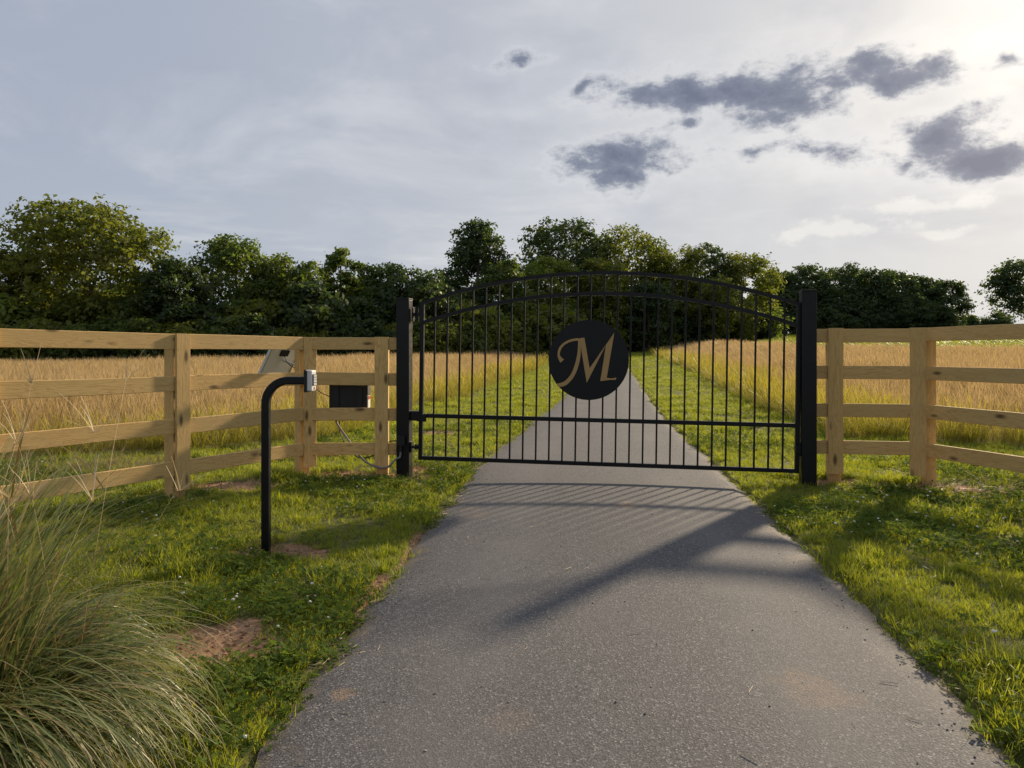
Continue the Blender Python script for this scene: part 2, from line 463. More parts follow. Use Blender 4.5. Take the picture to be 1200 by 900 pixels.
def soil(x, y):
    s = np.zeros_like(x)
    n = 0.35 * wob(x, y, 6.0) + 0.22 * wob(x, y, 15.0, 2.0)
    for (a, c, rx, ry) in SOIL:
        d = np.sqrt(((x - a) / rx) ** 2 + ((y - c) / ry) ** 2)
        s = np.maximum(s, 1.0 - sst(0.55, 1.25, d + n))
    return s
def ground_z(x, y):
    dd = dist_drive(x, y)
    near = 1 - sst(20, 60, y)
    lump = 0.028 * wob(x, y, 1.9) + 0.014 * wob(x, y, 5.2, 1.0) + 0.007 * wob(x, y, 13.0, 2.0)
    z = H0(x, y) + near * lump * sst(0.05, 0.8, dd) + 0.02 * sst(0.0, 0.3, dd)
    z = z - 0.02 * soil(x, y)
    return np.where(dd < 0.03, H0(x, y) - 0.05, z)

def axis(dense_lo, dense_hi, step, far_lo, far_hi, g):
    a = list(np.arange(dense_lo, dense_hi, step))
    s = step; v = a[-1]
    while v < far_hi: s *= g; v += s; a.append(v)
    s = step; v = a[0]
    while v > far_lo: s *= g; v -= s; a.insert(0, v)
    return np.array(a)
gx = axis(-6.5, 7.5, 0.09, -1500, 1500, 1.09)
gy = axis(1.0, 14.5, 0.09, -400, 2500, 1.07)
GX, GY = np.meshgrid(gx, gy)
GZ = ground_z(GX.ravel(), GY.ravel())
gv = np.stack([GX.ravel(), GY.ravel(), GZ], 1)
ny, nx = GX.shape
ii = (np.arange(ny - 1)[:, None] * nx + np.arange(nx - 1)[None, :]).ravel()
gf = np.stack([ii, ii + 1, ii + 1 + nx, ii + nx], 1)
def f_ground(q, pb):
    p = gpos(q)
    n1 = q.noise(p, 3.0, 6, 0.65); n2 = q.noise(p, 26.0, 5, 0.7); n3 = q.noise(p, 0.12, 4, 0.6)
    g = q.mix(q.mr(n2, 0.35, 0.7), (0.062, 0.070, 0.020), (0.150, 0.150, 0.036))
    g = q.mix(q.m('MULTIPLY', q.mr(n1, 0.5, 0.75), 0.4), g, (0.21, 0.17, 0.065))
    fld = q.mix(q.mr(n1, 0.3, 0.7), (0.27, 0.22, 0.075), (0.37, 0.27, 0.13))
    fld = q.mix(q.m('MULTIPLY', q.mr(n3, 0.4, 0.7), 0.4), fld, (0.16, 0.15, 0.045))
    c = q.mix(attr(q, 'field'), g, fld)
    so = q.mix(q.mr(n2, 0.3, 0.7), (0.300, 0.145, 0.075), (0.430, 0.250, 0.150))
    so = q.mix(q.m('MULTIPLY', q.mr(n1, 0.45, 0.7), 0.5), so, (0.42, 0.31, 0.19))
    sm = q.mr(q.m('ADD', attr(q, 'soil'), q.m('MULTIPLY', q.m('SUBTRACT', n2, 0.5), 0.7)), 0.25, 0.62)
    c = q.mix(sm, c, so)
    bump(q, pb, n2, 0.6, 0.02)
    return c
ground_m = material('ground_soil_and_turf', f_ground, 0.9, 0.15)
gfield = sst(-0.1, 0.3, field_amount(gv[:, 0], gv[:, 1]))
gme = new_mesh('ground', gv, gf, ground_m, True, {'field': gfield, 'soil': soil(gv[:, 0], gv[:, 1])})
tag(obj('ground', gme), 'gently rising grassland ground with bare soil patches', None, None, 'structure')

# ---- driveway
ys = np.concatenate([np.arange(-60, 0, 1.0), np.arange(0, 16, 0.06), np.arange(16, 80, 0.25)])
ts = np.linspace(0, 1, 25)
L_, R_ = drL(ys), drR(ys)
dx = L_[:, None] + (R_ - L_)[:, None] * ts[None, :]
dy = np.repeat(ys[:, None], len(ts), 1)
crown = 0.025 * (1 - (2 * ts - 1) ** 2)
dz = H0(dx.ravel(), dy.ravel()).reshape(dx.shape) + 0.004 + crown[None, :]
dz[:, 0] -= 0.03; dz[:, -1] -= 0.03
dv = np.stack([dx.ravel(), dy.ravel(), dz.ravel()], 1)
n2_, m2_ = dx.shape
ii = (np.arange(n2_ - 1)[:, None] * m2_ + np.arange(m2_ - 1)[None, :]).ravel()
df = np.stack([ii, ii + 1, ii + 1 + m2_, ii + m2_], 1)
edge = np.repeat(np.abs(2 * ts - 1)[None, :], n2_, 0).ravel()
def f_road(q, pb):
    p = gpos(q)
    vo = q.n('ShaderNodeTexVoronoi'); q.put(vo.inputs['Vector'], p); vo.inputs['Scale'].default_value = 150.0
    vc = q.n('ShaderNodeSeparateColor'); q.nt.links.new(vo.outputs['Color'], vc.inputs[0])
    fine = q.noise(p, 160.0, 3, 0.6)
    big = q.noise(p, 0.7, 5, 0.6)
    mid = q.noise(p, 5.0, 5, 0.65)
    c = q.ramp(vc.outputs[0], [(0.0, (0.036, 0.035, 0.037)), (0.35, (0.080, 0.078, 0.081)), (0.75, (0.125, 0.121, 0.123)), (0.94, (0.220, 0.212, 0.205)), (1.0, (0.40, 0.385, 0.36))])
    c = q.mix(q.m('MULTIPLY', q.mr(fine, 0.35, 0.65), 0.45), c, (0.075, 0.074, 0.077))
    c = q.mix(q.m('MULTIPLY', q.mr(big, 0.35, 0.7), 0.40), c, (0.125, 0.117, 0.114))
    tr = q.m('ABSOLUTE', q.m('SUBTRACT', attr(q, 'edge'), 0.52))
    tr = q.m('MULTIPLY', q.m('SUBTRACT', 1.0, q.mr(q.m('ADD', tr, q.m('MULTIPLY', q.m('SUBTRACT', mid, 0.5), 0.25)), 0.02, 0.26)), q.mr(big, 0.25, 0.6))
    c = q.mix(q.m('MULTIPLY', tr, 0.40), c, (0.160, 0.153, 0.149))
    c = q.mix(q.m('MULTIPLY', q.mr(mid, 0.5, 0.75), 0.28), c, (0.100, 0.099, 0.104))
    # rusty earth carried on by wheels, some spots of it and pale dust along the edges
    for (sx, sy, r, k) in [(1.06, 7.02, .16, .85), (-.70, 3.14, .06, 1.0), (1.26, 3.16, .20, .55), (0.0, 2.9, .12, .3), (-.30, 6.6, .16, .35),
                           (2.0, 5.2, .14, .4), (-.4, 6.9, .12, .4), (2.1, 6.1, .2, .3)]:
        d = q.v('DISTANCE', q.v('MULTIPLY', p, (1, .8, 0)), (sx, sy * .8, 0))
        d = q.m('ADD', d, q.m('MULTIPLY', q.m('SUBTRACT', mid, 0.5), r * 2.6))
        k_ = q.m('MULTIPLY', q.m('SUBTRACT', 1.0, q.mr(d, r * 0.15, r * 1.05)), k * 0.75)
        k_ = q.m('MULTIPLY', k_, q.mr(q.m('ADD', fine, q.m('MULTIPLY', vc.outputs[1], 0.5)), 0.55, 0.95))
        c = q.mix(k_, c, (0.33, 0.21, 0.125))
    em = q.mr(q.m('ADD', attr(q, 'edge'), q.m('MULTIPLY', q.m('SUBTRACT', mid, 0.5), 0.35)), 0.90, 1.04)
    c = q.mix(q.m('MULTIPLY', em, 0.55), c, (0.27, 0.20, 0.135))
    bump(q, pb, q.m('ADD', vo.outputs['Distance'], q.m('MULTIPLY', fine, 0.7)), 0.38, 0.004)
    return c
road_m = material('weathered_asphalt', f_road, 0.82, 0.3)
tag(obj('driveway', new_mesh('driveway', dv, df, road_m, True, {'edge': edge})), 'long straight grey asphalt driveway', None, None, 'structure')

# ------------------------------------------------------------------ fences
def zg(x, y): return float(ground_z(np.array([x]), np.array([y]))[0])

def frame(p0, p1, nrm):
    """matrix whose X runs p0->p1 and -Y is the face direction nrm"""
    X = (p1 - p0); L = X.length; X.normalize()
    Y = -(nrm - X * nrm.dot(X)).normalized()
    Z = X.cross(Y)
    M = Matrix.Identity(4)
    for i in range(3): M[i][0], M[i][1], M[i][2], M[i][3] = X[i], Y[i], Z[i], p0[i]
    return M, L
brd = random.Random(3)
def board(name, parent, p0, p1, nrm, wid, thk, ch=0.004):
    M, L = frame(Vector(p0), Vector(p1), Vector(nrm))
    m = MB()
    n = 7
    bow = brd.uniform(-1, 1) * 0.004
    prof = [(-wid / 2 + ch, -thk / 2), (wid / 2 - ch, -thk / 2), (wid / 2, -thk / 2 + ch), (wid / 2, thk / 2 - ch), (wid / 2 - ch, thk / 2), (-wid / 2 + ch, thk / 2), (-wid / 2, thk / 2 - ch), (-wid / 2, -thk / 2 + ch)]
    vs = []; fs = []
    for i in range(n):
        t = i / (n - 1); off = bow * math.sin(math.pi * t)
        vs += [(L * t, c, a + off) for (a, c) in prof]
    for i in range(n - 1):
        for j in range(8):
            a = i * 8 + j; c = i * 8 + (j + 1) % 8
            fs.append((a, c, c + 8, a + 8))
    fs += [tuple(reversed(range(8))), tuple((n - 1) * 8 + j for j in range(8))]
    m.add(vs, fs)
    me = m.mesh(name, wood)
    bm = bmesh.new(); bm.from_mesh(me); bmesh.ops.recalc_face_normals(bm, faces=bm.faces); bm.to_mesh(me); bm.free()
    return obj(name, me, parent, mw=M)

RAILS = [1.615, 1.205, 0.795, 0.390]     # tops of the four rails
RH, RT, PW = 0.146, 0.032, 0.135
def fence(posts, bays, label, dzr, root_loc):
    """posts: (x, y, face normal); rails on the road side, a cover board over every joint"""
    f = empty('board_fence', root_loc)
    off = Vector(root_loc)
    tag(f, label, 'fence')
    for (x, y, nr, cover, psh) in posts:
        nr = Vector((*nr, 0)).normalized()
        z0 = zg(x, y)
        top = RAILS[0] + dzr + 0.004
        tx = Vector((-nr.y, nr.x, 0))
        c = Vector((x, y, 0)) - nr * (PW / 2 + RT) - off + tx * psh
        board('post', f, c + Vector((0, 0, z0 - 0.3)), c + Vector((0, 0, top - .012)), nr, PW, PW, 0.006)
        c2 = Vector((x, y, 0)) + nr * (RT / 2 + 0.002) - off
        if cover is not None:
            c2 = c2 + tx * cover
            board('cover_board', f, c2 + Vector((0, 0, 0.105 + brd.uniform(-.012, .012))), c2 + Vector((0, 0, top)), nr, 0.156, RT - 0.003)
    for (a, c, nr) in bays:
        nr = Vector((*nr, 0)).normalized()
        for zt in RAILS:
            q = brd.uniform(-.006, .006); q2 = brd.uniform(-.006, .006)
            p0 = Vector((a[0], a[1], zt + dzr - RH / 2 + q)) - nr * (RT / 2 + 0.001) - off
            p1 = Vector((c[0], c[1], zt + dzr - RH / 2 + q2)) - nr * (RT / 2 + 0.001) - off
            d = (p1 - p0).normalized()
            board('rail', f, p0 + d * 0.002, p1 - d * 0.002, nr, RH + brd.uniform(-.004, .004), RT)
    return f
GL, GR = Vector((-1.246, 8.80, 0)), Vector((3.17, 8.14, 0))
P2, P1, P0, Pm = (-2.38, 8.84), (-3.20, 7.35), (-4.04, 5.83), (-4.80, 4.46)
nA = (.876, -.482)
nB = (0.03, -1.0)
fence([(*P2, (.66, -.75), 0.02, -.02), (*P1, nA, 0.0, 0), (*P0, nA, 0.0, 0), (*Pm, nA, 0.0, 0), (-1.512, 8.815, nB, 0.0, 0)],
      [(Pm, P0, nA), (P0, P1, nA), (P1, P2, nA), (P2, (-1.325, 8.81), nB)],
      'four-rail pine board fence running up beside the keypad post', 0.0, (-2.38, 8.84, 0))
P5, P6, P7 = (4.40, 8.13), (4.80, 6.50), (5.20, 4.87)
nC = (-.971, -.238)
nD = (-.18, -1.0)
fence([(3.53, 8.29, nD, 0.0, 0), (*P5, (-.40, -.92), -0.05, .06), (*P6, nC, 0, 0), (*P7, nC, 0, 0)],
      [((3.255, 8.335), P5, nD), (P5, P6, nC), (P6, P7, nC)],
      'four-rail pine board fence starting at the latch side of the gate', 0.085, (4.40, 8.13, 0))

# ------------------------------------------------------------------ gate and its posts
gdir = (GR - GL).normalized()
yaw = math.atan2(gdir.y, gdir.x)
def gate_post(c, h, label):
    o = empty('gate_post', (c.x, c.y, 0), (0, 0, yaw))
    MB().box(-.076, .076, -.076, .076, -0.3, h - .012, 0.006).build('square_tube', black, o)
    MB().box(-.080, .080, -.080, .080, h - .012, h + .004, 0.003).build('cap', black, o)
    return tag(o, label, 'gate post', 'gate posts')
pl = gate_post(GL, 2.06, 'black square steel post that carries the gate hinges')
pr = gate_post(GR, 2.10, 'black square steel post on the latch side of the gate')
m = MB().box(-.062, .035, -.118, -.0765, .37, .485, .006)
m.cyl((-.014, -.10, .30), (-.014, -.10, .372), .016)
m.build('cable_box', blackplastic, pl)
m = MB().box(-.105, -.0765, -.05, .05, .33, .47, .004).box(-.13, -.104, -.05, -.035, .36, .44, .003).box(-.13, -.104, .035, .05, .36, .44, .003)
m.build('latch_receiver', black, pr)

gate = empty('driveway_gate', (GL.x, GL.y, 0), (0, R(.80), yaw))
tag(gate, 'black arched steel driveway gate with pickets and round monogram sign', 'gate')
S0, S1 = 0.166, 4.372
zb, zm, za2, za1, rise = 0.226, 0.714, 1.775, 2.005, 0.352
TB = 0.046
half = (S1 - S0) / 2; scx = (S0 + S1) / 2
rad = (half ** 2 + rise ** 2) / (2 * rise)
def arch(s, z0): return z0 + math.sqrt(rad ** 2 - (s - scx) ** 2) - (rad - rise)
h2 = TB / 2
for s in (S0 + h2, S1 - h2):
    MB().box(s - h2, s + h2, -h2, h2, zb - h2, arch(s, za1) - .010, .004).build('stile', black, gate)
sq = [(-h2 + .002, -h2 + .002), (h2 - .002, -h2 + .002), (h2 - .002, h2 - .002), (-h2 + .002, h2 - .002)]
for nm, z0, a_, b_ in (('top_arch', za1, S0 - .004, S1 + .004), ('lower_arch', za2, S0 + TB - .002, S1 - TB + .002)):
    pts = [(a_ + (b_ - a_) * i / 40, 0, arch(a_ + (b_ - a_) * i / 40, z0)) for i in range(41)]
    MB().sweep(pts, sq).build(nm, black, gate)
MB().box(S0 + TB - .001, S1 - TB + .001, -h2 + .001, h2 - .001, zb - h2 + .001, zb + h2, .003).build('bottom_rail', black, gate)
MB().box(S0 + TB - .001, S1 - TB + .001, -h2 + .001, h2 - .001, zm - h2, zm + h2, .003).build('middle_rail', black, gate)
for k in range(1, 28):
    s = S0 + h2 + (S1 - S0 - TB) * k / 28
    w = .0098
    MB().box(s - w, s + w, -w, w, zb, arch(s, za1) - .004, .0015).build('picket', black, gate)
# monogram disc in front of the pickets
sd = (px(687.7, 421, 8.5) - GL).dot(gdir)
def disc_mesh(r, y0, y1, k=72):
    mm = MB(); vs = []; e = .003
    for (rr, yy) in ((r - e, y0), (r, y0 + e), (r, y1 - e), (r - e, y1)):
        vs += [(rr * math.cos(2 * math.pi * i / k), yy, rr * math.sin(2 * math.pi * i / k)) for i in range(k)]
    fs = [(a * k + i, a * k + (i + 1) % k, (a + 1) * k + (i + 1) % k, (a + 1) * k + i) for a in range(3) for i in range(k)]
    fs += [tuple(reversed(range(k))), tuple(3 * k + i for i in range(k))]
    mm.add(vs, fs)
    return mm
medal = disc_mesh(.447, -.027, -.0105).build('round_sign', black, gate, loc=(sd, 0, 1.385), rot=(0, R(-.8), 0))
medal['label'] = 'round black sign with a gold letter M'
# the letter: outlines traced in sign units (centre 508,460; 790 units per metre)
def stroke(pts):
    P = catmull([(x, y, w) for (x, y, w) in pts], 8)
    l, r = [], []
    for i, p in enumerate(P):
        a = P[max(i - 1, 0)]; c = P[min(i + 1, len(P) - 1)]
        t = Vector((c.x - a.x, c.y - a.y)).normalized()
        n = Vector((-t.y, t.x)) * p.z / 2
        l.append((p.x + n.x, p.y + n.y)); r.append((p.x - n.x, p.y - n.y))
    return l, r
polys = [[(404, 275), (440, 268), (473, 263), (519, 533), (494, 661), (441, 340), (425, 292)],
         [(735, 219), (716, 330), (661, 330), (494, 661), (519, 533), (600, 415), (680, 300)],
         [(716, 330), (691, 480), (668, 618), (612, 645), (640, 470), (661, 330)],
         [(668, 616), (700, 621), (736, 619), (749, 612), (752, 622), (744, 634), (700, 634), (612, 646)]]
strokes = [[(278, 470, 44), (258, 446, 30), (246, 412, 20), (258, 362, 22), (292, 320, 21), (350, 290, 21), (420, 277, 22)],
           [(428, 284, 20), (428, 350, 24), (424, 420, 30), (404, 510, 34), (370, 592, 34), (322, 652, 36), (276, 678, 36), (232, 680, 22)]]
mm = MB()
y0, y1 = -.0275, -.0335
def conv(p, y): return ((p[0] - 508) / 790.0, y, -(p[1] - 460) / 790.0)
for P in polys:
    n = len(P)
    vs = [conv(p, y0) for p in P] + [conv(p, y1) for p in P]
    mm.add(vs, [tuple(n + i for i in range(n))] + [(i, (i + 1) % n, n + (i + 1) % n, n + i) for i in range(n)])
for st_ in strokes:
    l, r = stroke(st_)
    n = len(l)
    vs = [conv(p, y0) for p in l] + [conv(p, y0) for p in r] + [conv(p, y1 - .0003) for p in l] + [conv(p, y1 - .0003) for p in r]
    fs = []
    for i in range(n - 1):
        fs += [(2 * n + i, 2 * n + i + 1, 3 * n + i + 1, 3 * n + i), (i, i + 1, 2 * n + i + 1, 2 * n + i), (n + i, n + i + 1, 3 * n + i + 1, 3 * n + i)]
    fs += [(0, n, 3 * n, 2 * n), (n - 1, 2 * n - 1, 4 * n - 1, 3 * n - 1)]
    mm.add(vs, fs)
me = mm.mesh('letter', gold)
bm = bmesh.new(); bm.from_mesh(me); bmesh.ops.triangulate(bm, faces=bm.faces); bmesh.ops.recalc_face_normals(bm, faces=bm.faces); bm.to_mesh(me); bm.free()
letter = obj('letter', me, medal)
letter['label'] = 'flat gold calligraphic letter M'
# hinges
m = MB().box(.070, .112, -.030, .030, 1.86, 1.90, .003).box(.07, .086, -.045, .045, 1.80, 1.96, .003)
m.cyl((.125, 0, 1.80), (.125, 0, 1.96), .017).box(.125, .170, -.012, .012, 1.86, 1.90)
m.build('hinge', black, gate)
m = MB().box(.070, .176, -.038, .038, .655, .765, .004).box(.150, .260, -.045, -.026, .648, .735, .004)
m.build('hinge', black, gate)
m = MB().box(.070, .092, -.045, .045, .29, .41, .003).cyl((.085, 0, .35), (.172, 0, .35), .015).cyl((.120, 0, .35), (.140, 0, .35), .034).cyl((.148, 0, .35), (.158, 0, .35), .028)
m.build('hinge', black, gate)

# ------------------------------------------------------------------ keypad on its gooseneck
bx_, by_ = -1.71, 5.28
kz = zg(bx_, by_)
goose = empty('keypad_post', (bx_, by_, kz), (0, 0, R(-2)))
tag(goose, 'black gooseneck steel post holding a grey keypad beside the driveway', 'keypad post')
zt_ = 1.237 - kz
rb = .16
pts = [(0, 0, -.25), (0, 0, .4), (0, 0, .8), (0, 0, zt_ - rb)]
pts += [(rb - rb * math.cos(a), 0, zt_ - rb + rb * math.sin(a)) for a in [math.pi / 2 * i / 10 for i in range(1, 11)]]
pts += [(.2, 0, zt_), (.285, 0, zt_)]
r_, c_ = .0275, .008
sqr = [(-r_, -r_ + c_), (-r_ + .0025, -r_ + .0025), (-r_ + c_, -r_), (r_ - c_, -r_), (r_ - .0025, -r_ + .0025), (r_, -r_ + c_), (r_, r_ - c_), (r_ - .0025, r_ - .0025), (r_ - c_, r_), (-r_ + c_, r_), (-r_ + .0025, r_ - .0025), (-r_, r_ - c_)]
m = MB()
# keep the profile from flipping: sweep with Y as the up axis
m.sweep(pts, sqr, up=Vector((0, 1, 0)))
me = m.mesh('gooseneck_tube', black)
obj('gooseneck_tube', me, goose)
MB().box(.283, .300, -.060, .060, zt_ - .080, zt_ + .075, .004).build('mounting_plate', blackplastic, goose)
kp = MB().box(.3005, .338, -.052, .052, zt_ - .072, zt_ + .072, .010).build('keypad', greyplastic, goose)
m = MB().box(.3385, .343, -.040, .040, zt_ - .035, zt_ + .045, .002)
m.build('key_panel', boxside, kp)
for i in range(4):
    for j in range(3):
        yc, zc = (j - 1) * .022, zt_ + .032 - i * .019
        MB().box(.3435, .3465, yc - .008, yc + .008, zc - .007, zc + .007, .001).build('key', greyplastic, kp)
MB().box(.330, .3405, -.012, .012, zt_ - .062, zt_ - .045, .001).build('indicator', red_m, kp)

# ------------------------------------------------------------------ opener control box, solar panel, cables behind the fence
cb = empty('control_box', (0, 0, 0))
c0 = px(385.5, 470, 8.93); c1 = px(430, 470, 8.93)
X0, X1 = c0.x, c1.x
cb.location = (X0, 8.915, .74)
w_ = X1 - X0
tag(cb, 'black plastic control box mounted behind the fence rails', 'control box')
MB().box(0, w_, .012, .19, 0, .42, .012).build('case', blackplastic, cb)
MB().box(-.006, w_ + .006, .105, .150, -.006, .426, .006).build('lid_rim', boxside, cb)
MB().box(w_ + .0005, w_ + .0095, .020, .180, .20, .41, .002).build('side_cover', boxside, cb)
lb = MB().box(w_ + .0005, w_ + .0115, .030, .165, .045, .19, .001).build('warning_label', white_m, cb)
MB().box(w_ + .0118, w_ + .0135, .034, .160, .145, .185).build('label_band', red_m, lb)
for xa in (.05, w_ - .12): MB().box(xa, xa + .07, -.006, .0125, .02, .40, .003).build('bracket', blackplastic, cb)
for xa, ra in ((.06, .016), (.14, .012)): MB().cyl((xa, .105, -.05), (xa, .105, .004), ra).build('cable_gland', blackplastic, cb)

sp = empty('solar_panel', (-2.53, 9.12, 0))
tag(sp, 'small grey-backed solar panel tilted on a pole behind the fence', 'solar panel')
MB().cyl((0, 0, -.3), (0, 0, 1.28), .021).build('pole', conduit, sp, smooth=True)
hn = Vector((-.85, .53, 0)).normalized()
th = R(56)
up_ = (-hn * math.cos(th) + Vector((0, 0, math.sin(th)))).normalized()
wx = Vector((0, 0, 1)).cross(-hn).normalized()
wx = Vector((.53, .85, 0)).normalized()
nn = wx.cross(up_).normalized()
if nn.dot(hn) < 0: nn = -nn
pc = px(329, 420, 9.12) - Vector((-2.53, 9.12, 0))
def pm(c): 
    M = Matrix.Identity(4)
    ax = (up_.cross(nn)).normalized()
    for i in range(3): M[i][0], M[i][1], M[i][2], M[i][3] = ax[i], up_[i], nn[i], c[i]
    return M
hw, hl = .21, .245
pn = MB().box(-hw, hw, -hl, hl, -.012, .010, .0).build('panel', backsheet, sp, mw=pm(pc))
m = MB().box(-hw - .016, -hw, -hl - .016, hl + .016, -.022, .016, .002).box(hw, hw + .016, -hl - .016, hl + .016, -.022, .016, .002)
m.box(-hw, hw, -hl - .016, -hl, -.022, .016, .002).box(-hw, hw, hl, hl + .016, -.022, .016, .002)
m.build('frame', alu, pn)
MB().box(-hw + .004, hw - .004, -hl + .004, hl - .004, .0105, .0125).build('cells', cells, pn)
MB().box(-.06, .06, .05, .13, -.034, -.0122, .004).build('junction_box', blackplastic, pn)
e_ = pc - nn * .03
MB().tube([Vector((0, 0, 1.20)), Vector((0, 0, 1.26)), e_ * .5 + Vector((0, 0, .63)), e_], .014).box(-.03, .03, -.03, .03, 1.10, 1.2, .003).build('bracket_arm', alu, sp)

def cable(name, pts, r, mat, label):
    o = MB().tube(catmull(pts, 8), r, 8).build(name, mat, None, True)
    return tag(o, label, 'cable')
jb = Vector((-2.53, 9.12, 0)) + pc - nn * .036 + up_ * .06
cable('panel_cable', [jb, jb + Vector((.06, -.02, -.10)), (-2.50, 9.04, 1.20), (-2.30, 9.04, .98), (-2.06, 9.02, .86), (-2.00, 9.03, .70), (X0 + .14, 9.015, .62), (X0 + .14, 9.015, .70)], .005, blackplastic,
      'thin black cable from the solar panel to the control box')
pb_ = GL + Vector((math.cos(yaw) * -.014 + math.sin(yaw) * .10, math.sin(yaw) * -.014 - math.cos(yaw) * .10, 0))
cable('conduit', [(X0 + .06, 9.025, .70), (X0 + .075, 9.01, .60), px(407, 514, 8.95), px(424, 537, 8.86), px(438, 546, 8.74), px(453, 548, 8.66), px(464, 538, 8.67), (pb_.x - .012, pb_.y, .24), (pb_.x, pb_.y, .31)], .0125, conduit,
      'looping grey conduit running from the control box to the gate post')
cable('ground_cable', [(X0 + .10, 9.03, .71), (X0 + .10, 9.05, .50), px(405, 520, 9.02), px(420, 536, 9.02), px(441, 533, 9.05), px(449, 529, 9.03), (-1.46, 8.93, .38), (-1.33, 8.83, .42), (-1.318, 8.80, .45)], .006, blackplastic,
      'thin black wire hanging behind the looping grey conduit')
# ------------------------------------------------------------------ blades
def blades(n, rad, len_, lean, droop, wid, segs, rng, prof='leaf', droop_pow=1.5, cx=0, cy=0, twist=0.6, outward=0.6, mid=False):
    """n curved tapering blades; returns verts, faces, t, rnd"""
    ph = rng.uniform(0, 2 * math.pi, n)
    rr = rad * np.sqrt(rng.uniform(0, 1, n))
    ro = rng.uniform(0, 2 * math.pi, n)
    bx = cx + rr * np.cos(ro); by = cy + rr * np.sin(ro)
    ph = np.where(rng.uniform(0, 1, n) < outward, ro + rng.normal(0, 0.5, n), ph)
    L = rng.uniform(*len_, n); th0 = rng.uniform(*lean, n); dr = rng.uniform(*droop, n)
    w = rng.uniform(*wid, n) if isinstance(wid, tuple) else np.full(n, wid)
    tw = rng.normal(0, twist, n)
    rnd = rng.uniform(0, 1, n)
    t = np.linspace(0, 1, segs + 1)
    th = th0[:, None] + dr[:, None] * t[None, :] ** droop_pow
    ds = L[:, None] / segs
    hx = np.concatenate([np.zeros((n, 1)), np.cumsum(np.sin((th[:, 1:] + th[:, :-1]) / 2) * ds, 1)], 1)
    hz_ = np.concatenate([np.zeros((n, 1)), np.cumsum(np.cos((th[:, 1:] + th[:, :-1]) / 2) * ds, 1)], 1)
    cxp = bx[:, None] + hx * np.cos(ph)[:, None]
    cyp = by[:, None] + hx * np.sin(ph)[:, None]
    if prof == 'leaf': pw = np.clip(1.0 - t ** 2.2, 0.06, 1) * np.clip(0.6 + t * 2, 0, 1)
    elif prof == 'head': pw = np.interp(t, [0, .62, .72, .86, 1], [.30, .26, 1.0, .9, .10])
    else: pw = np.clip(1 - 0.7 * t, .15, 1)
    hwid = 0.5 * w[:, None] * pw[None, :]
    a = ph + math.pi / 2 + tw
    sx = np.cos(a)[:, None] * hwid; sy = np.sin(a)[:, None] * hwid
    k = segs + 1
    if not mid:
        V = np.stack([np.stack([cxp - sx, cyp - sy, hz_], -1), np.stack([cxp + sx, cyp + sy, hz_], -1)], 2).reshape(-1, 3)
        base = (np.arange(n)[:, None] * k + np.arange(segs)[None, :]).ravel() * 2
        Fq = np.stack([base, base + 1, base + 3, base + 2], 1)
        T = np.repeat(np.tile(t, n), 2); Q = np.repeat(rnd, k * 2)
        S = np.tile(np.array([-1.0, 1.0]), n * k)
    else:                                  # folded along a midrib
        dz_ = hwid * 0.35
        V = np.stack([np.stack([cxp - sx, cyp - sy, hz_ + dz_], -1), np.stack([cxp, cyp, hz_], -1), np.stack([cxp + sx, cyp + sy, hz_ + dz_], -1)], 2).reshape(-1, 3)
        base = (np.arange(n)[:, None] * k + np.arange(segs)[None, :]).ravel() * 3
        Fq = np.concatenate([np.stack([base, base + 1, base + 4, base + 3], 1), np.stack([base + 1, base + 2, base + 5, base + 4], 1)])
        T = np.repeat(np.tile(t, n), 3); Q = np.repeat(rnd, k * 3)
        S = np.tile(np.array([-1.0, 0.0, 1.0]), n * k)
    return V, Fq, T, Q, S
def joinb(parts):
    V, Fq, T, Q, S = [], [], [], [], []
    o = 0
    for (v, f, t, q, s) in parts:
        V.append(v); Fq.append(f + o); T.append(t); Q.append(q); S.append(s); o += len(v)
    return np.concatenate(V), np.concatenate(Fq), np.concatenate(T), np.concatenate(Q), np.concatenate(S)
def blade_mesh(name, parts, mat):
    V, Fq, T, Q, S = joinb(parts)
    return new_mesh(name, V, Fq, mat, False, {'t': T, 'rnd': Q, 'side': S})

SRC = {}
def source(coll, meshes):
    c = bpy.data.collections.new(coll)
    for i, me in enumerate(meshes):
        o = bpy.data.objects.new('%s_%02d' % (coll, i), me)
        c.objects.link(o)
    SRC[coll] = c
    return c

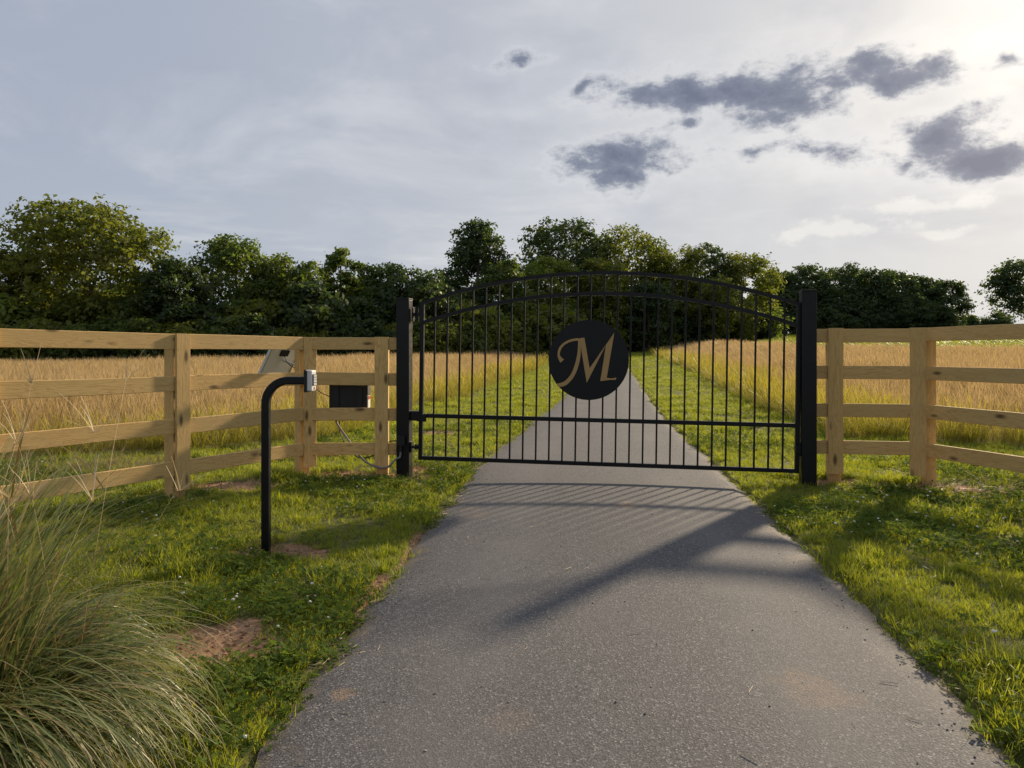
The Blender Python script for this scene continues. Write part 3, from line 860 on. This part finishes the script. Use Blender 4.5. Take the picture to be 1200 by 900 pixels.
def scatter(name, pts, scale, coll, label, cat='grass', tilt=0.16, rng=RNG):
    n = len(pts)
    me = bpy.data.meshes.new(name)
    me.vertices.add(n)
    me.vertices.foreach_set('co', np.ascontiguousarray(pts, dtype=np.float32).ravel())
    nv = len(SRC[coll].objects)
    a = me.attributes.new('rot', 'FLOAT_VECTOR', 'POINT')
    rot = np.stack([rng.normal(0, tilt, n), rng.normal(0, tilt, n), rng.uniform(0, 2 * math.pi, n)], 1)
    a.data.foreach_set('vector', rot.astype(np.float32).ravel())
    a = me.attributes.new('scl', 'FLOAT_VECTOR', 'POINT')
    if scale.ndim == 1: scale = np.repeat(scale[:, None], 3, 1)
    a.data.foreach_set('vector', scale.astype(np.float32).ravel())
    a = me.attributes.new('pick', 'INT', 'POINT')
    a.data.foreach_set('value', rng.integers(0, nv, n).astype(np.int32))
    o = obj(name, me)
    g = bpy.data.node_groups.new(name, 'GeometryNodeTree')
    g.interface.new_socket('Geometry', in_out='INPUT', socket_type='NodeSocketGeometry')
    g.interface.new_socket('Geometry', in_out='OUTPUT', socket_type='NodeSocketGeometry')
    N = g.nodes.new; Lk = g.links.new
    gi = N('NodeGroupInput'); go = N('NodeGroupOutput')
    mp = N('GeometryNodeMeshToPoints'); ip = N('GeometryNodeInstanceOnPoints')
    ci = N('GeometryNodeCollectionInfo')
    ci.inputs['Collection'].default_value = SRC[coll]
    ci.inputs['Separate Children'].default_value = True
    ci.inputs['Reset Children'].default_value = True
    ip.inputs['Pick Instance'].default_value = True
    def na(nm, ty):
        q = N('GeometryNodeInputNamedAttribute'); q.data_type = ty; q.inputs['Name'].default_value = nm
        return q.outputs['Attribute']
    Lk(gi.outputs[0], mp.inputs[0]); Lk(mp.outputs[0], ip.inputs['Points']); Lk(ci.outputs[0], ip.inputs['Instance'])
    Lk(na('pick', 'INT'), ip.inputs['Instance Index']); Lk(na('rot', 'FLOAT_VECTOR'), ip.inputs['Rotation']); Lk(na('scl', 'FLOAT_VECTOR'), ip.inputs['Scale'])
    Lk(ip.outputs[0], go.inputs[0])
    md = o.modifiers.new('scatter', 'NODES'); md.node_group = g
    return tag(o, label, cat, None, 'stuff')

def sample(bands, keep, margin=1.5, rng=RNG):
    """bands: (y0, y1, density); points over the view wedge with a margin, kept by keep(x, y)->probability"""
    out = []
    for (y0, y1, d) in bands:
        hw_ = 0.70 * y1 + margin
        n = int((y1 - y0) * 2 * hw_ * d)
        x = rng.uniform(-hw_, hw_, n); y = rng.uniform(y0, y1, n)
        k = rng.uniform(0, 1, n) < keep(x, y)
        k &= np.abs(x) < 0.70 * y + margin
        out.append(np.stack([x[k], y[k]], 1))
    p = np.concatenate(out)
    return np.column_stack([p, ground_z(p[:, 0], p[:, 1])])

# ---- lawn
r5 = np.random.default_rng(5)
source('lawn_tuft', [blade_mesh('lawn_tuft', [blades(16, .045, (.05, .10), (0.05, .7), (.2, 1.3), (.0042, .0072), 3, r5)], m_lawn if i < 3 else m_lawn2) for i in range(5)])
def clover_mesh():
    V, Fq = [], []
    for k in range(11):
        a = r5.uniform(0, 2 * math.pi); r = .07 * math.sqrt(r5.uniform()); h = r5.uniform(.025, .06)
        c = np.array([r * math.cos(a), r * math.sin(a), h]); s = r5.uniform(.011, .019); a0 = r5.uniform(0, 6.28)
        tl = r5.normal(0, .45, 2)
        for j in range(3):
            q = a0 + j * 2.094
            d = np.array([math.cos(q), math.sin(q)]); n_ = np.array([-d[1], d[0]])
            P = [d * 0, d * s * .55 + n_ * s * .5, d * s * 1.05, d * s * .55 - n_ * s * .5]
            i0 = len(V)
            for j2, p in enumerate(P):
                V.append([c[0] + p[0], c[1] + p[1], c[2] + p @ tl + (.003 if j2 in (1, 3) else 0)])
            Fq.append([i0, i0 + 1, i0 + 2, i0 + 3])
    return new_mesh('clover', np.array(V), np.array(Fq), m_clover)
source('clover_tuft', [clover_mesh() for i in range(3)])
def flower_mesh():
    bm = bmesh.new()
    bmesh.ops.create_icosphere(bm, subdivisions=2, radius=.0085, matrix=Matrix.Translation((0, 0, .06)))
    for v in bm.verts:
        d = v.co - Vector((0, 0, .06)); d.z *= .75; v.co = Vector((0, 0, .06)) + d * random.uniform(.6, 1.25)
    bmesh.ops.create_cone(bm, segments=4, radius1=.0014, radius2=.0012, depth=.055, matrix=Matrix.Translation((0, 0, .028)))
    me = bpy.data.meshes.new('clover_flower'); bm.to_mesh(me); bm.free(); me.materials.append(m_flower); me.materials.append(m_clover)
    for p in me.polygons:
        if p.center.z < .05 and abs(p.center.x) < .003 and abs(p.center.y) < .003: p.material_index = 1
    return me
source('clover_bloom', [flower_mesh() for i in range(2)])
def lawn_ok(x, y):
    dd = dist_drive(x, y)
    thin = 0.40 + 0.60 * sst(-.5, .4, wob(x, y, 2.3, 0.7) + .5 * wob(x, y, 8.0, 1.4))
    thin = np.maximum(thin, .85 * (dd < .35))
    return sst(-0.09, 0.01, dd + .03 * wob(x, y, 9.0, .3)) * (1 - 0.96 * sst(.05, .85, soil(x, y))) * (field_amount(x, y) < 0.15) * thin
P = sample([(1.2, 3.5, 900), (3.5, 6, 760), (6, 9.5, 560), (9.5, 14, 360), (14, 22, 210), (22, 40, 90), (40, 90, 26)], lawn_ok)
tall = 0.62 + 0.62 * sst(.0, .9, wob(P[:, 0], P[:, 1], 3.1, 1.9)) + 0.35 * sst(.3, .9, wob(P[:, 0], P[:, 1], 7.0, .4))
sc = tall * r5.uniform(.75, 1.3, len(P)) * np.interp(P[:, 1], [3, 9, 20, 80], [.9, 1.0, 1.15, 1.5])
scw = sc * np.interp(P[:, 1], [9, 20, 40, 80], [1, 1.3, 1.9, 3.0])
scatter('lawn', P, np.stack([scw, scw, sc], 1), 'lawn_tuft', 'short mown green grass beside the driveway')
def tuft_ok(x, y): return lawn_ok(x, y) * sst(.15, .6, wob(x, y, 2.9, 3.1) + .4 * wob(x, y, 9.0, .9))
source('rank_tuft', [blade_mesh('rank_tuft', [blades(30, .05, (.09, .19), (.05, .75), (.3, 1.6), (.004, .0065), 4, r5)], m_lawn if i else m_lawn2) for i in range(3)])
P = sample([(1.2, 5, 60), (5, 9.5, 45), (9.5, 14, 22)], tuft_ok)
scatter('rank_tufts', P, r5.uniform(.6, 1.1, len(P)), 'rank_tuft', 'longer uncut tufts of grass in the lawn')
# mown slope beyond the meadow on the rise
def far_ok(x, y): return ((x / y > .28) & (field_amount(x, y) < 0)) * 1.0
P = sample([(42, 70, 9), (70, 125, 4)], far_ok)
sc = r5.uniform(1.2, 2, len(P))
scatter('far_lawn', P, np.stack([sc * 5, sc * 5, sc], 1), 'lawn_tuft', 'bright mown grass strip below the far dark wood')
def clover_ok(x, y): return lawn_ok(x, y) * sst(-.15, .6, wob(x, y, 1.1, 2.6) + .25 * wob(x, y, 4, 1.0) + .10 * (x > 1.5))
P = sample([(1.2, 5, 330), (5, 9.5, 220), (9.5, 16, 80)], clover_ok)
scatter('clover', P, r5.uniform(.8, 1.35, len(P)), 'clover_tuft', 'low white clover leaves growing through the lawn', 'clover')
P = sample([(1.8, 5, 26), (5, 9.5, 24), (9.5, 16, 8)], clover_ok)
scatter('clover_flowers', P, r5.uniform(.7, 1.25, len(P)), 'clover_bloom', 'tiny white clover flower heads in the lawn', 'flowers')

# ---- verge: longer green grass where the mower stops
source('verge_tuft', [blade_mesh('verge_tuft', [blades(34, .14, (.22, .55), (0.02, .5), (.2, 1.4), (.005, .009), 4, r5), blades(8, .12, (.45, .75), (.0, .3), (.1, .7), .012, 5, r5, 'head')], m_verge) for i in range(4)])
def verge_ok(x, y):
    f = field_amount(x, y)
    return sst(-.25, .1, f) * (1 - sst(1.0, 2.4, f)) * (dist_drive(x, y) > .4)
P = sample([(9, 16, 30), (16, 26, 18), (26, 50, 8), (50, 90, 3)], verge_ok)
sc = r5.uniform(.6, 1.1, len(P)); scw = sc * np.interp(P[:, 1], [14, 40, 90], [1, 1.6, 2.4])
scatter('verge_grass', P, np.stack([scw, scw, sc], 1), 'verge_tuft', 'longer green grass along the edge of the meadow')

# ---- golden meadow
source('meadow_tuft', [blade_mesh('meadow_tuft', [blades(34, .24, (.55, 1.0), (0.0, .30), (.05, .7), (.008, .015), 5, r5, 'head'), blades(14, .22, (.35, .75), (.0, .45), (.2, 1.3), (.005, .009), 4, r5)], m_meadow) for i in range(5)])
def meadow_ok(x, y): return sst(.5, 1.6, field_amount(x, y)) * (dist_drive(x, y) > .5)
P = sample([(9, 16, 16), (16, 26, 12), (26, 45, 6.5), (45, 70, 3.6), (70, 122, 2.2)], meadow_ok)
sc = r5.uniform(.70, 1.12, len(P)) * (1 + .10 * wob(P[:, 0], P[:, 1], .35))
sc = sc * np.interp(field_amount(P[:, 0], P[:, 1]), [.5, 5.0], [.45, 1.0])
scw = sc * np.interp(P[:, 1], [14, 26, 45, 70, 120], [1, 1.25, 1.7, 2.4, 3.4])
scatter('meadow', P, np.stack([scw, scw, sc], 1), 'meadow_tuft', 'tall golden meadow grass gone to seed across the field', 'grass', 0.06)

# ---- dry cut stalks behind the left fence and rank grass by the right one
source('dry_tuft', [blade_mesh('dry_tuft', [blades(30, .18, (.18, .45), (.5, 1.4), (.1, .9), (.004, .007), 4, r5)], m_dry) for i in range(3)])
def dry_ok(x, y):
    d1 = np.sqrt(((x + 4.6) / 1.5) ** 2 + ((y - 9.0) / .55) ** 2)
    d2 = np.sqrt(((x + 2.9) / .9) ** 2 + ((y - 10.4) / .4) ** 2)
    d3 = np.sqrt(((x - 5.3) / .9) ** 2 + ((y - 8.0) / .3) ** 2)
    return np.maximum(1 - sst(.4, 1.1, d1), np.maximum(.5 * (1 - sst(.4, 1.1, d2)), .45 * (1 - sst(.4, 1.1, d3))))
P = sample([(7, 11.5, 34)], dry_ok)
scatter('dry_cut_grass', P, r5.uniform(.6, 1.1, len(P)), 'dry_tuft', 'heap of dry grey-brown cut grass behind the fence')

# ---- straw and chaff on bare soil and along the edges of the driveway
source('straw_bit', [new_mesh('straw_bit', np.array([[-.035, -.0012, .002], [.035, -.0012 + i * .002, .003], [.035, .0012 + i * .002, .003], [-.035, .0012, .002], [-.035, 0, .0045], [.035, i * .002, .0055]]),
        np.array([[0, 1, 5, 4], [1, 2, 5, 5][:4], [2, 3, 4, 5], [3, 0, 4, 4]][0::2]), m_straw) for i in range(3)])
def straw_ok(x, y):
    dd = dist_drive(x, y)
    e = (1 - sst(.02, .14, np.abs(dd + .03))) * sst(-.1, .6, wob(x, y, 2.1, 1.2)) * np.where(x < 1, .9, .5)
    return np.maximum(e, .55 * sst(.3, .8, soil(x, y)) * sst(-.3, .5, wob(x, y, 5, .3)))
P = sample([(1.5, 5.5, 900), (5.5, 10, 650), (10, 15, 150)], straw_ok)
onr = dist_drive(P[:, 0], P[:, 1]) < .03
P[onr, 2] = H0(P[onr, 0], P[onr, 1]) + .006
scatter('straw', P, r5.uniform(.3, 1.0, len(P)) , 'straw_bit', 'pale scattered straw on bare soil and driveway edges', 'straw', 0.1)
def pebble():
    bm = bmesh.new()
    bmesh.ops.create_icosphere(bm, subdivisions=1, radius=.006)
    for v in bm.verts: v.co = Vector((v.co.x * random.uniform(.7, 1.3), v.co.y * random.uniform(.7, 1.3), v.co.z * random.uniform(.4, .8)))
    me = bpy.data.meshes.new('grit'); bm.to_mesh(me); bm.free(); me.materials.append(m_grit)
    return me
m_grit = material('stone_grit', lambda q, pb: q.mix(orand(q), (0.10, 0.095, 0.09), (0.42, 0.36, 0.29)), 0.9, 0.2)
source('grit_bit', [pebble() for i in range(4)])
def grit_ok(x, y):
    dd = dist_drive(x, y)
    return (1 - sst(.0, .22, np.abs(dd + .06))) * sst(-.4, .5, wob(x, y, 3.1, 2.2)) + .02 * (dd < -.1)
P = sample([(1.5, 5.5, 420), (5.5, 10, 300)], grit_ok)
tt = (P[:, 0] - drL(P[:, 1])) / (drR(P[:, 1]) - drL(P[:, 1]))
onr = (tt > 0) & (tt < 1)
P[onr, 2] = H0(P[onr, 0], P[onr, 1]) + .006 + .025 * (1 - (2 * tt[onr] - 1) ** 2)
scatter('grit', P, r5.uniform(.25, 1.0, len(P)), 'grit_bit', 'loose stone grit along the edges of the driveway', 'grit', 0.3)
m_clod = material('soil_clod', lambda q, pb: q.mix(orand(q), (0.20, 0.11, 0.062), (0.40, 0.26, 0.16)), 0.95, 0.1)
def clod():
    me = pebble(); me.materials.clear(); me.materials.append(m_clod); return me
source('clod_bit', [clod() for i in range(4)])
def clod_ok(x, y): return sst(.25, .7, soil(x, y))
P = sample([(1.5, 6.5, 900), (6.5, 10, 420)], clod_ok)
scatter('soil_crumbs', P, r5.uniform(.4, 2.6, len(P)) ** 1.3, 'clod_bit', 'loose reddish soil crumbs on the bare patches', 'soil', 0.5)
P = sample([(1.5, 6.5, 90), (6.5, 10, 60)], lambda x, y: sst(.08, .5, soil(x, y)) * sst(-.4, .5, wob(x, y, 7, 1.3)))
scatter('dead_thatch', P, r5.uniform(.18, .42, len(P)), 'dry_tuft', 'dead flattened grass round the bare soil patches', 'grass', 0.3)
nst = 60
sx_ = r5.uniform(0.05, .95, nst); sy_ = r5.uniform(2.4, 9.5, nst)
sxx = drL(sy_) + (drR(sy_) - drL(sy_)) * sx_
P = np.stack([sxx, sy_, H0(sxx, sy_) + .006 + .025 * (1 - (2 * sx_ - 1) ** 2)], 1)
scatter('driveway_straw', P, r5.uniform(.3, 1.1, nst), 'straw_bit', 'few loose straws lying on the asphalt', 'straw', 0.02)

# ------------------------------------------------------------------ ornamental grass
og = empty('ornamental_grass', (-1.95, 2.45, 0.0))
tag(og, 'big arching ornamental grass clump with pale drooping blades', 'ornamental grass')
r8 = np.random.default_rng(21)
fol = [blades(2500, .30, (.62, 1.08), (.02, .45), (1.9, 3.2), (.008, .0165), 13, r8, 'leaf', 1.25, twist=.6, outward=.8, mid=True),
       blades(900, .36, (.45, .90), (.3, .9), (1.0, 2.2), (.006, .011), 9, r8, 'leaf', 1.4, twist=.4, outward=.85, mid=True),
       blades(800, .28, (.85, 1.30), (.0, .28), (.5, 1.6), (.008, .014), 12, r8, 'leaf', 1.8, twist=.4, outward=.6, mid=True)]
fo = obj('foliage', blade_mesh('foliage', fol, m_misc), og)
fo['kind'] = 'stuff'
for k in range(30):
    L_st = r8.uniform(.95, 1.38)
    a0 = r8.uniform(-1.2, .9); ln = r8.uniform(.05, .42)
    v = blades(1, .01, (L_st, L_st), (ln, ln), (.05, .25), .0065, 10, r8, 'stem', 1.6, cx=r8.uniform(-.05, .45), cy=r8.uniform(-.2, .25))
    parts = [v]
    tip = v[0][-2:].mean(0)
    hp = blades(r8.integers(5, 10), .004, (.08, .20), (.15, 1.2), (.1, .9), .0045, 4, r8, 'stem')
    hv = hp[0] + tip[None, :] - np.array([0, 0, .015])
    parts.append((hv, hp[1], .8 + .2 * hp[2], hp[3], hp[4]))
    n_ = r8.integers(1, 4)
    for j in range(n_):
        i = int((.3 + .2 * j) * 10) * 2
        b0_ = v[0][i:i + 2].mean(0)
        lp = blades(1, .002, (.25, .5), (.3, .6), (.6, 1.4), .008, 6, r8, 'leaf')
        parts.append((lp[0] + b0_[None, :], lp[1], .15 + .6 * lp[2], lp[3], lp[4]))
    obj('seed_stalk', blade_mesh('seed_stalk', parts, m_stalk), og)

# ------------------------------------------------------------------ trees
def env_broad(h): return np.sqrt(np.clip(1 - ((h - .52) / .50) ** 2, 0, 1))
def env_round(h): return np.sqrt(np.clip(1 - ((h - .5) / .52) ** 2, 0, 1))
def env_pyr(h): return np.clip(np.interp(h, [0, .12, .3, .6, .85, 1.0], [.55, .9, 1, .74, .40, .10]), 0, 1)
def env_up(h): return np.interp(h, [0, .2, .5, .8, 1], [.5, .85, 1, .85, .25])
def env_bush(h): return np.interp(h, [0, .15, .4, .75, 1], [.8, 1, 1, .72, .2])
ENV = {'broad': env_broad, 'round': env_round, 'pyr': env_pyr, 'up': env_up, 'bush': env_bush, 'airy': env_up}

def crown_mesh(name, style, height, half, z0, ncard, leaf, seed, mat, nl=None, gap=0.0):
    """leaf sprays gathered on lobes that fill the crown; z0 is where the crown starts. Returns mesh and lobe centres"""
    r = np.random.default_rng(seed)
    ch = height - z0
    nl = nl or 26
    hh = (np.arange(nl) + r.uniform(0, 1, nl)) / nl
    hh = hh ** .85
    ev = ENV[style](hh)
    aa = np.arange(nl) * 2.39996 + r.normal(0, .35, nl)
    rd = ev * half * r.uniform(.45, .85, nl)
    lc = np.stack([rd * np.cos(aa), rd * np.sin(aa), z0 + ch * (.04 + .88 * hh)], 1)
    lr = half * r.uniform(.28, .46, nl) * (.55 + .45 * ev)
    if style in ('pyr', 'up'): lr *= .85
    if style == 'airy': lr *= .62
    wgt = lr ** 2; wgt /= wgt.sum()
    # sprays on lobe shells
    per = 9
    ns = max(ncard // per, 10)
    li = r.choice(nl, ns, p=wgt)
    d = r.normal(0, 1, (ns, 3)); d /= np.linalg.norm(d, axis=1)[:, None]
    d[:, 2] = np.where((d[:, 2] < -.25) & (r.uniform(0, 1, ns) < .7), -d[:, 2], d[:, 2])
    rad_ = r.uniform(.35, 1.12, ns) ** .6
    sq_ = np.array([1.0, 1.0, .78])
    sc_ = lc[li] + d * (lr[li] * rad_)[:, None] * sq_
    off = r.normal(0, leaf * 1.25, (ns, per, 3))
    off[:, :, 2] *= .6
    c = (sc_[:, None, :] + off).reshape(-1, 3)
    dn = np.repeat(d, per, 0)
    c[:, 2] = np.maximum(c[:, 2], .1)
    n = len(c)
    nrm = dn * .55 + r.normal(0, .55, (n, 3)) + np.array([0, 0, .45])
    nrm /= np.linalg.norm(nrm, axis=1)[:, None]
    t = np.cross(nrm, r.normal(0, 1, (n, 3))); t /= np.linalg.norm(t, axis=1)[:, None] + 1e-9
    q = np.cross(nrm, t)
    s = leaf * r.uniform(.55, 1.25, n)
    a = (t * s[:, None]); bb = (q * (s * .62)[:, None])
    bend = nrm * (s * .22)[:, None]
    V = np.stack([c - a - bend, c - bb * .9 + a * .1, c + a - bend, c + bb * .9 + a * .1], 1).reshape(-1, 3)
    Fq = np.arange(n * 4).reshape(-1, 4)
    rnd = np.repeat(np.clip(np.repeat(r.uniform(0, 1, ns), per) * .6 + r.uniform(0, .4, n), 0, 1), 4)
    return new_mesh(name, V, Fq, mat, False, {'rnd': rnd}), lc, lr

def trunk_mesh(height, half, z0, lc, seed):
    r = random.Random(seed)
    m = MB()
    r0 = .018 * height + .02 * half
    top = z0 + (height - z0) * .72
    ax = [Vector((0, 0, -.3))]
    n = 8
    for i in range(1, n + 1):
        t = i / n
        ax.append(Vector((r.uniform(-.1, .1) * half * .4 * t, r.uniform(-.1, .1) * half * .4 * t, top * t)))
    def taper(pts, ra, rb_, k):
        b0 = len(m.v)
        for i, p in enumerate(pts):
            t = i / (len(pts) - 1)
            rr = ra + (rb_ - ra) * t
            if i == 0: rr *= 1.35
            m.v += [p + Vector((rr * math.cos(2 * math.pi * j / k), rr * math.sin(2 * math.pi * j / k), 0)) for j in range(k)]
        for i in range(len(pts) - 1):
            for j in range(k):
                a = b0 + i * k + j; c = b0 + i * k + (j + 1) % k
                m.f.append((a, c, c + k, a + k))
        m.f.append(tuple(b0 + (len(pts) - 1) * k + j for j in range(k)))
    taper(ax, r0, r0 * .25, 9)
    for c in lc[::2]:
        c = Vector(c)
        zs = max(min(c.z - c.xy.length * .75, top * .95), z0 * .55 + .3)
        t = zs / top
        i = min(int(t * n), n - 1); fr = t * n - i
        s = ax[i].lerp(ax[i + 1], fr) if i + 1 <= n else ax[-1]
        mid_ = s.lerp(c, .5) + Vector((0, 0, -.06 * (c - s).length)) + Vector((r.uniform(-.2, .2), r.uniform(-.2, .2), 0)) * half * .15
        taper([s, s.lerp(mid_, .5), mid_, mid_.lerp(c, .6), c], r0 * .38 * (1 - .5 * t), r0 * .06, 5)
    return m.mesh('trunk', bark, True)

TREES = []
def tree(name, pxx, topy, wpx, Y, style, mat, label, group=None, cards=9000, leaf=.20, seed=0, z0f=.2, nl=None, cat='tree'):
    X = (pxx - 600) * Y / F
    zb_ = float(H0(np.array([X]), np.array([Y]))[0])
    h = CH - (topy - HY) * Y / F - zb_
    half = wpx / 2 * Y / F
    o = empty(name, (X, Y, zb_), (0, 0, random.uniform(0, 6.28)))
    me, lc, lr = crown_mesh('crown', style, h, half, z0f * h, cards, leaf, seed, mat, nl)
    obj('crown', me, o)
    obj('trunk', trunk_mesh(h, half, z0f * h, lc, seed), o)
    TREES.append(o)
    return tag(o, label, cat, group)
G1 = 'trees of the wood behind the field'
tree('broad_oak', 98, 240, 205, 55, 'broad', leaf_olive, 'broad rounded olive-green oak, the widest tree, with shrubs at its foot', G1, 21000, .19, 1, .12, 44)
tree('tree', 12, 290, 90, 53, 'round', leaf_olive, 'olive tree at the outer side of the widest oak', G1, 7000, .19, 2, .1)
tree('tree', 205, 298, 78, 53, 'round', leaf_dark, 'dark green tree tucked against the inner side of the widest oak', G1, 8000, .18, 3, .08)
tree('tree', 278, 278, 118, 60, 'broad', leaf_green, 'rounded green tree between the widest oak and the thin lookout tree', G1, 11000, .19, 4, .12, 30)
tree('tree', 336, 300, 92, 60, 'round', leaf_green, 'bushy green tree just left of the slim airy tree', G1, 8000, .19, 5, .1)
tree('slim_tree', 399, 286, 52, 68, 'airy', leaf_green, 'slim airy tree whose small top stands clear above the wood', G1, 4500, .20, 6, .35, 20)
tree('tree', 447, 305, 76, 67, 'round', leaf_green, 'round green tree just right of the slim airy tree', G1, 6500, .20, 7, .1)
tree('vine_covered_tree', 492, 310, 92, 64, 'round', leaf_dark, 'low rounded vine-covered tree just behind the hinge post', G1, 9500, .19, 8, .05, 32)
tree('spire_tree', 560, 251, 122, 76, 'pyr', leaf_dark, 'tall dark spire-topped tree, the most pointed in the wood', G1, 15000, .21, 9, .08, 40)
tree('tree', 656, 263, 130, 86, 'broad', leaf_dark, 'tall broad dark tree with sky gaps above the round sign', G1, 12500, .22, 10, .25, 34)
tree('tree', 736, 270, 132, 88, 'broad', leaf_olive, 'tall olive-green tree behind the highest part of the arch', G1, 12500, .22, 11, .15, 34)
tree('tree', 640, 300, 78, 79, 'round', leaf_light, 'yellow-green lower tree standing in front of taller dark trees', G1, 8000, .20, 12, .08)
tree('tree', 706, 298, 78, 80, 'round', leaf_olive, 'olive lower tree behind the top of the round sign', G1, 8000, .20, 13, .06)
tree('tree', 790, 285, 100, 88, 'round', leaf_olive, 'olive-green tree sloping down from the tallest olive one', G1, 9000, .22, 14, .1)
tree('tree', 826, 287, 96, 90, 'broad', leaf_dark, 'dark crowned tree just inside the end of the near wood', G1, 8000, .22, 15, .12)
tree('tree', 868, 294, 92, 90, 'round', leaf_olive, 'last olive tree at the sloping end of the near wood', G1, 9000, .22, 16, .06)
tree('tree', 838, 325, 80, 84, 'round', leaf_olive, 'lower olive tree at the foot of the dark crowned one', G1, 7000, .20, 17, .03)
tree('tree', 760, 330, 70, 80, 'round', leaf_dark, 'dark low tree where the driveway meets the wood', G1, 6000, .20, 18, .03)
tree('tree', 592, 300, 60, 72, 'round', leaf_green, 'green leaning tree beside the spire-topped one', G1, 6500, .20, 19, .05)
tree('tree', 893, 330, 54, 95, 'bush', leaf_green, 'small green tree at the lowest edge of the near wood', G1, 4500, .22, 20, .02)
G2 = 'trees of the far dark wood'
for i, (x, t_, w_px) in enumerate([(915, 316, 66), (948, 309, 78), (988, 311, 74), (1022, 317, 66), (1052, 316, 58), (1080, 322, 50)]):
    tree('far_tree', x, t_, w_px, 120 + (i % 3) * 3, 'broad' if i % 2 else 'round', leaf_dark, 'dark dense tree of the far wood on the rise', G2, 7500, .27, 40 + i, .04, 30)
for i, (x, t_, w_px) in enumerate([(930, 335, 60), (970, 338, 60), (1010, 340, 60), (1045, 342, 54), (1072, 345, 50)]):
    tree('far_tree', x, t_, w_px, 118, 'bush', leaf_dark, 'dark dense tree of the far wood on the rise', G2, 5000, .27, 50 + i, .0, 24)
tree('far_tree', 1109, 329, 56, 121, 'round', leaf_dark, 'rounded dark tree ending the far wood, sky on its right', G2, 6500, .25, 60, .08, 26)
tree('lone_tree', 1207, 303, 84, 100, 'broad', leaf_dark, 'dark tree beside the sky gap, apart from the far wood', G2, 9000, .24, 61, .15, 30)
for i, (x, t_, w_px) in enumerate([(1132, 370, 34), (1152, 373, 34), (1172, 366, 40)]):
    tree('distant_tree', x, t_, w_px, 190, 'bush', leaf_dark, 'low distant tree seen in the gap of the far wood', 'distant trees in the gap', 1800, .4, 70 + i, .0, 14)

# the wood's inner trees: copies of a few, standing behind the front row
def copy_tree(o, loc, scl, rz, label, group):
    c = o.copy(); COL.objects.link(c)
    c.location = loc; c.scale = scl; c.rotation_euler = (0, 0, rz)
    c['label'] = label; c['group'] = group
    for ch in o.children:
        k = ch.copy(); COL.objects.link(k); k.parent = c
    return c
protos = [tree('inner_tree', x, 328, 90, 74, 'bush', mt, 'dark tree deep in the wood, mostly hidden by the front trees', 'inner trees of the wood', 6000, .24, 80 + i, .03, 28)
          for i, (x, mt) in enumerate([(40, leaf_dark), (150, leaf_dark), (420, leaf_green)])]
k = 0
for x in list(range(-70, 880, 42)):
    Y = float(treeY(np.array((x - 600) / F))) + random.uniform(13, 20)
    X = (x - 600) * Y / F
    zb_ = float(H0(np.array([X]), np.array([Y]))[0])
    hp_ = CH - (328 - HY) * 74 / F
    top_ = random.uniform(318, 342)
    hw_t = CH - (top_ - HY) * Y / F - zb_
    s = hw_t / 9.0
    copy_tree(protos[k % 3], (X, Y, zb_), (s, s, s * random.uniform(.95, 1.05)), random.uniform(0, 6.28), 'dark tree deep in the wood, mostly hidden by the front trees', 'inner trees of the wood')
    k += 1
# shrubs along the foot of the wood
def shrub(name, seed, mat, h, half, cards):
    o = empty(name)
    me, lc, lr = crown_mesh('foliage', 'bush', h, half, 0.0, cards, .15, seed, mat, 20)
    obj('foliage', me, o)
    m = MB()
    r = random.Random(seed)
    for c in lc[::3]:
        c = Vector(c)
        m.tube([Vector((r.uniform(-.15, .15), r.uniform(-.15, .15), -.1)), c * .5 + Vector((0, 0, .1)), c], .03, 5)
    obj('stems', m.mesh('stems', bark), o)
    return o
sp_ = [shrub('shrub', 101, leaf_green, 3.2, 2.0, 4200), shrub('shrub', 102, leaf_olive, 3.0, 2.1, 4200), shrub('shrub', 103, leaf_dark, 3.4, 1.9, 4200), shrub('shrub', 104, leaf_light, 2.8, 1.8, 3600)]
sl = ['mid-green shrub at the foot of the wood behind the field', 'olive-green shrub at the foot of the wood behind the field', 'dark green shrub at the foot of the wood behind the field', 'bright yellow-green shrub at the foot of the wood behind the field']
used = [False] * 4
rs = random.Random(9)
for row in range(2):
    x = -50 + row * 13
    while x < 905:
        Y = float(treeY(np.array((x - 600) / F))) - 2.0 + row * 3.5 + rs.uniform(-1, 1)
        X = (x - 600) * Y / F
        zb_ = float(H0(np.array([X]), np.array([Y]))[0])
        k = rs.choices(range(4), [4, 4, 4, 1.6])[0]
        s = rs.uniform(.75, 1.25) * (1.0 if row == 0 else 1.45)
        loc, scl, rz = (X, Y, zb_ - .05), (s * rs.uniform(.9, 1.2), s * rs.uniform(.9, 1.2), s), rs.uniform(0, 6.28)
        if 722 < x < 760 and row == 0: x += 26; continue
        if not used[k]:
            used[k] = True
            o = sp_[k]; o.location = loc; o.scale = scl; o.rotation_euler = (0, 0, rz)
            tag(o, sl[k], 'shrub', 'shrubs along the wood')
        else:
            o = copy_tree(sp_[k], loc, scl, rz, sl[k], 'shrubs along the wood')
            o['category'] = 'shrub'
        x += rs.uniform(24, 38)
for o in list(bpy.data.objects):
    if o.name.startswith('shrub') and 'label' not in o and o.type == 'EMPTY':
        for c in list(o.children): bpy.data.objects.remove(c)
        bpy.data.objects.remove(o)
# far shrubs under the far wood
for x in range(905, 1125, 22):
    Y = 113 + rs.uniform(-1, 2)
    X = (x - 600) * Y / F
    zb_ = float(H0(np.array([X]), np.array([Y]))[0])
    s = rs.uniform(.8, 1.2)
    o = copy_tree(sp_[2], (X, Y, zb_), (s * 1.2, s * 1.2, s), rs.uniform(0, 6.28), 'dark shrub at the foot of the far wood on the rise', 'shrubs along the far wood')
    o['category'] = 'shrub'
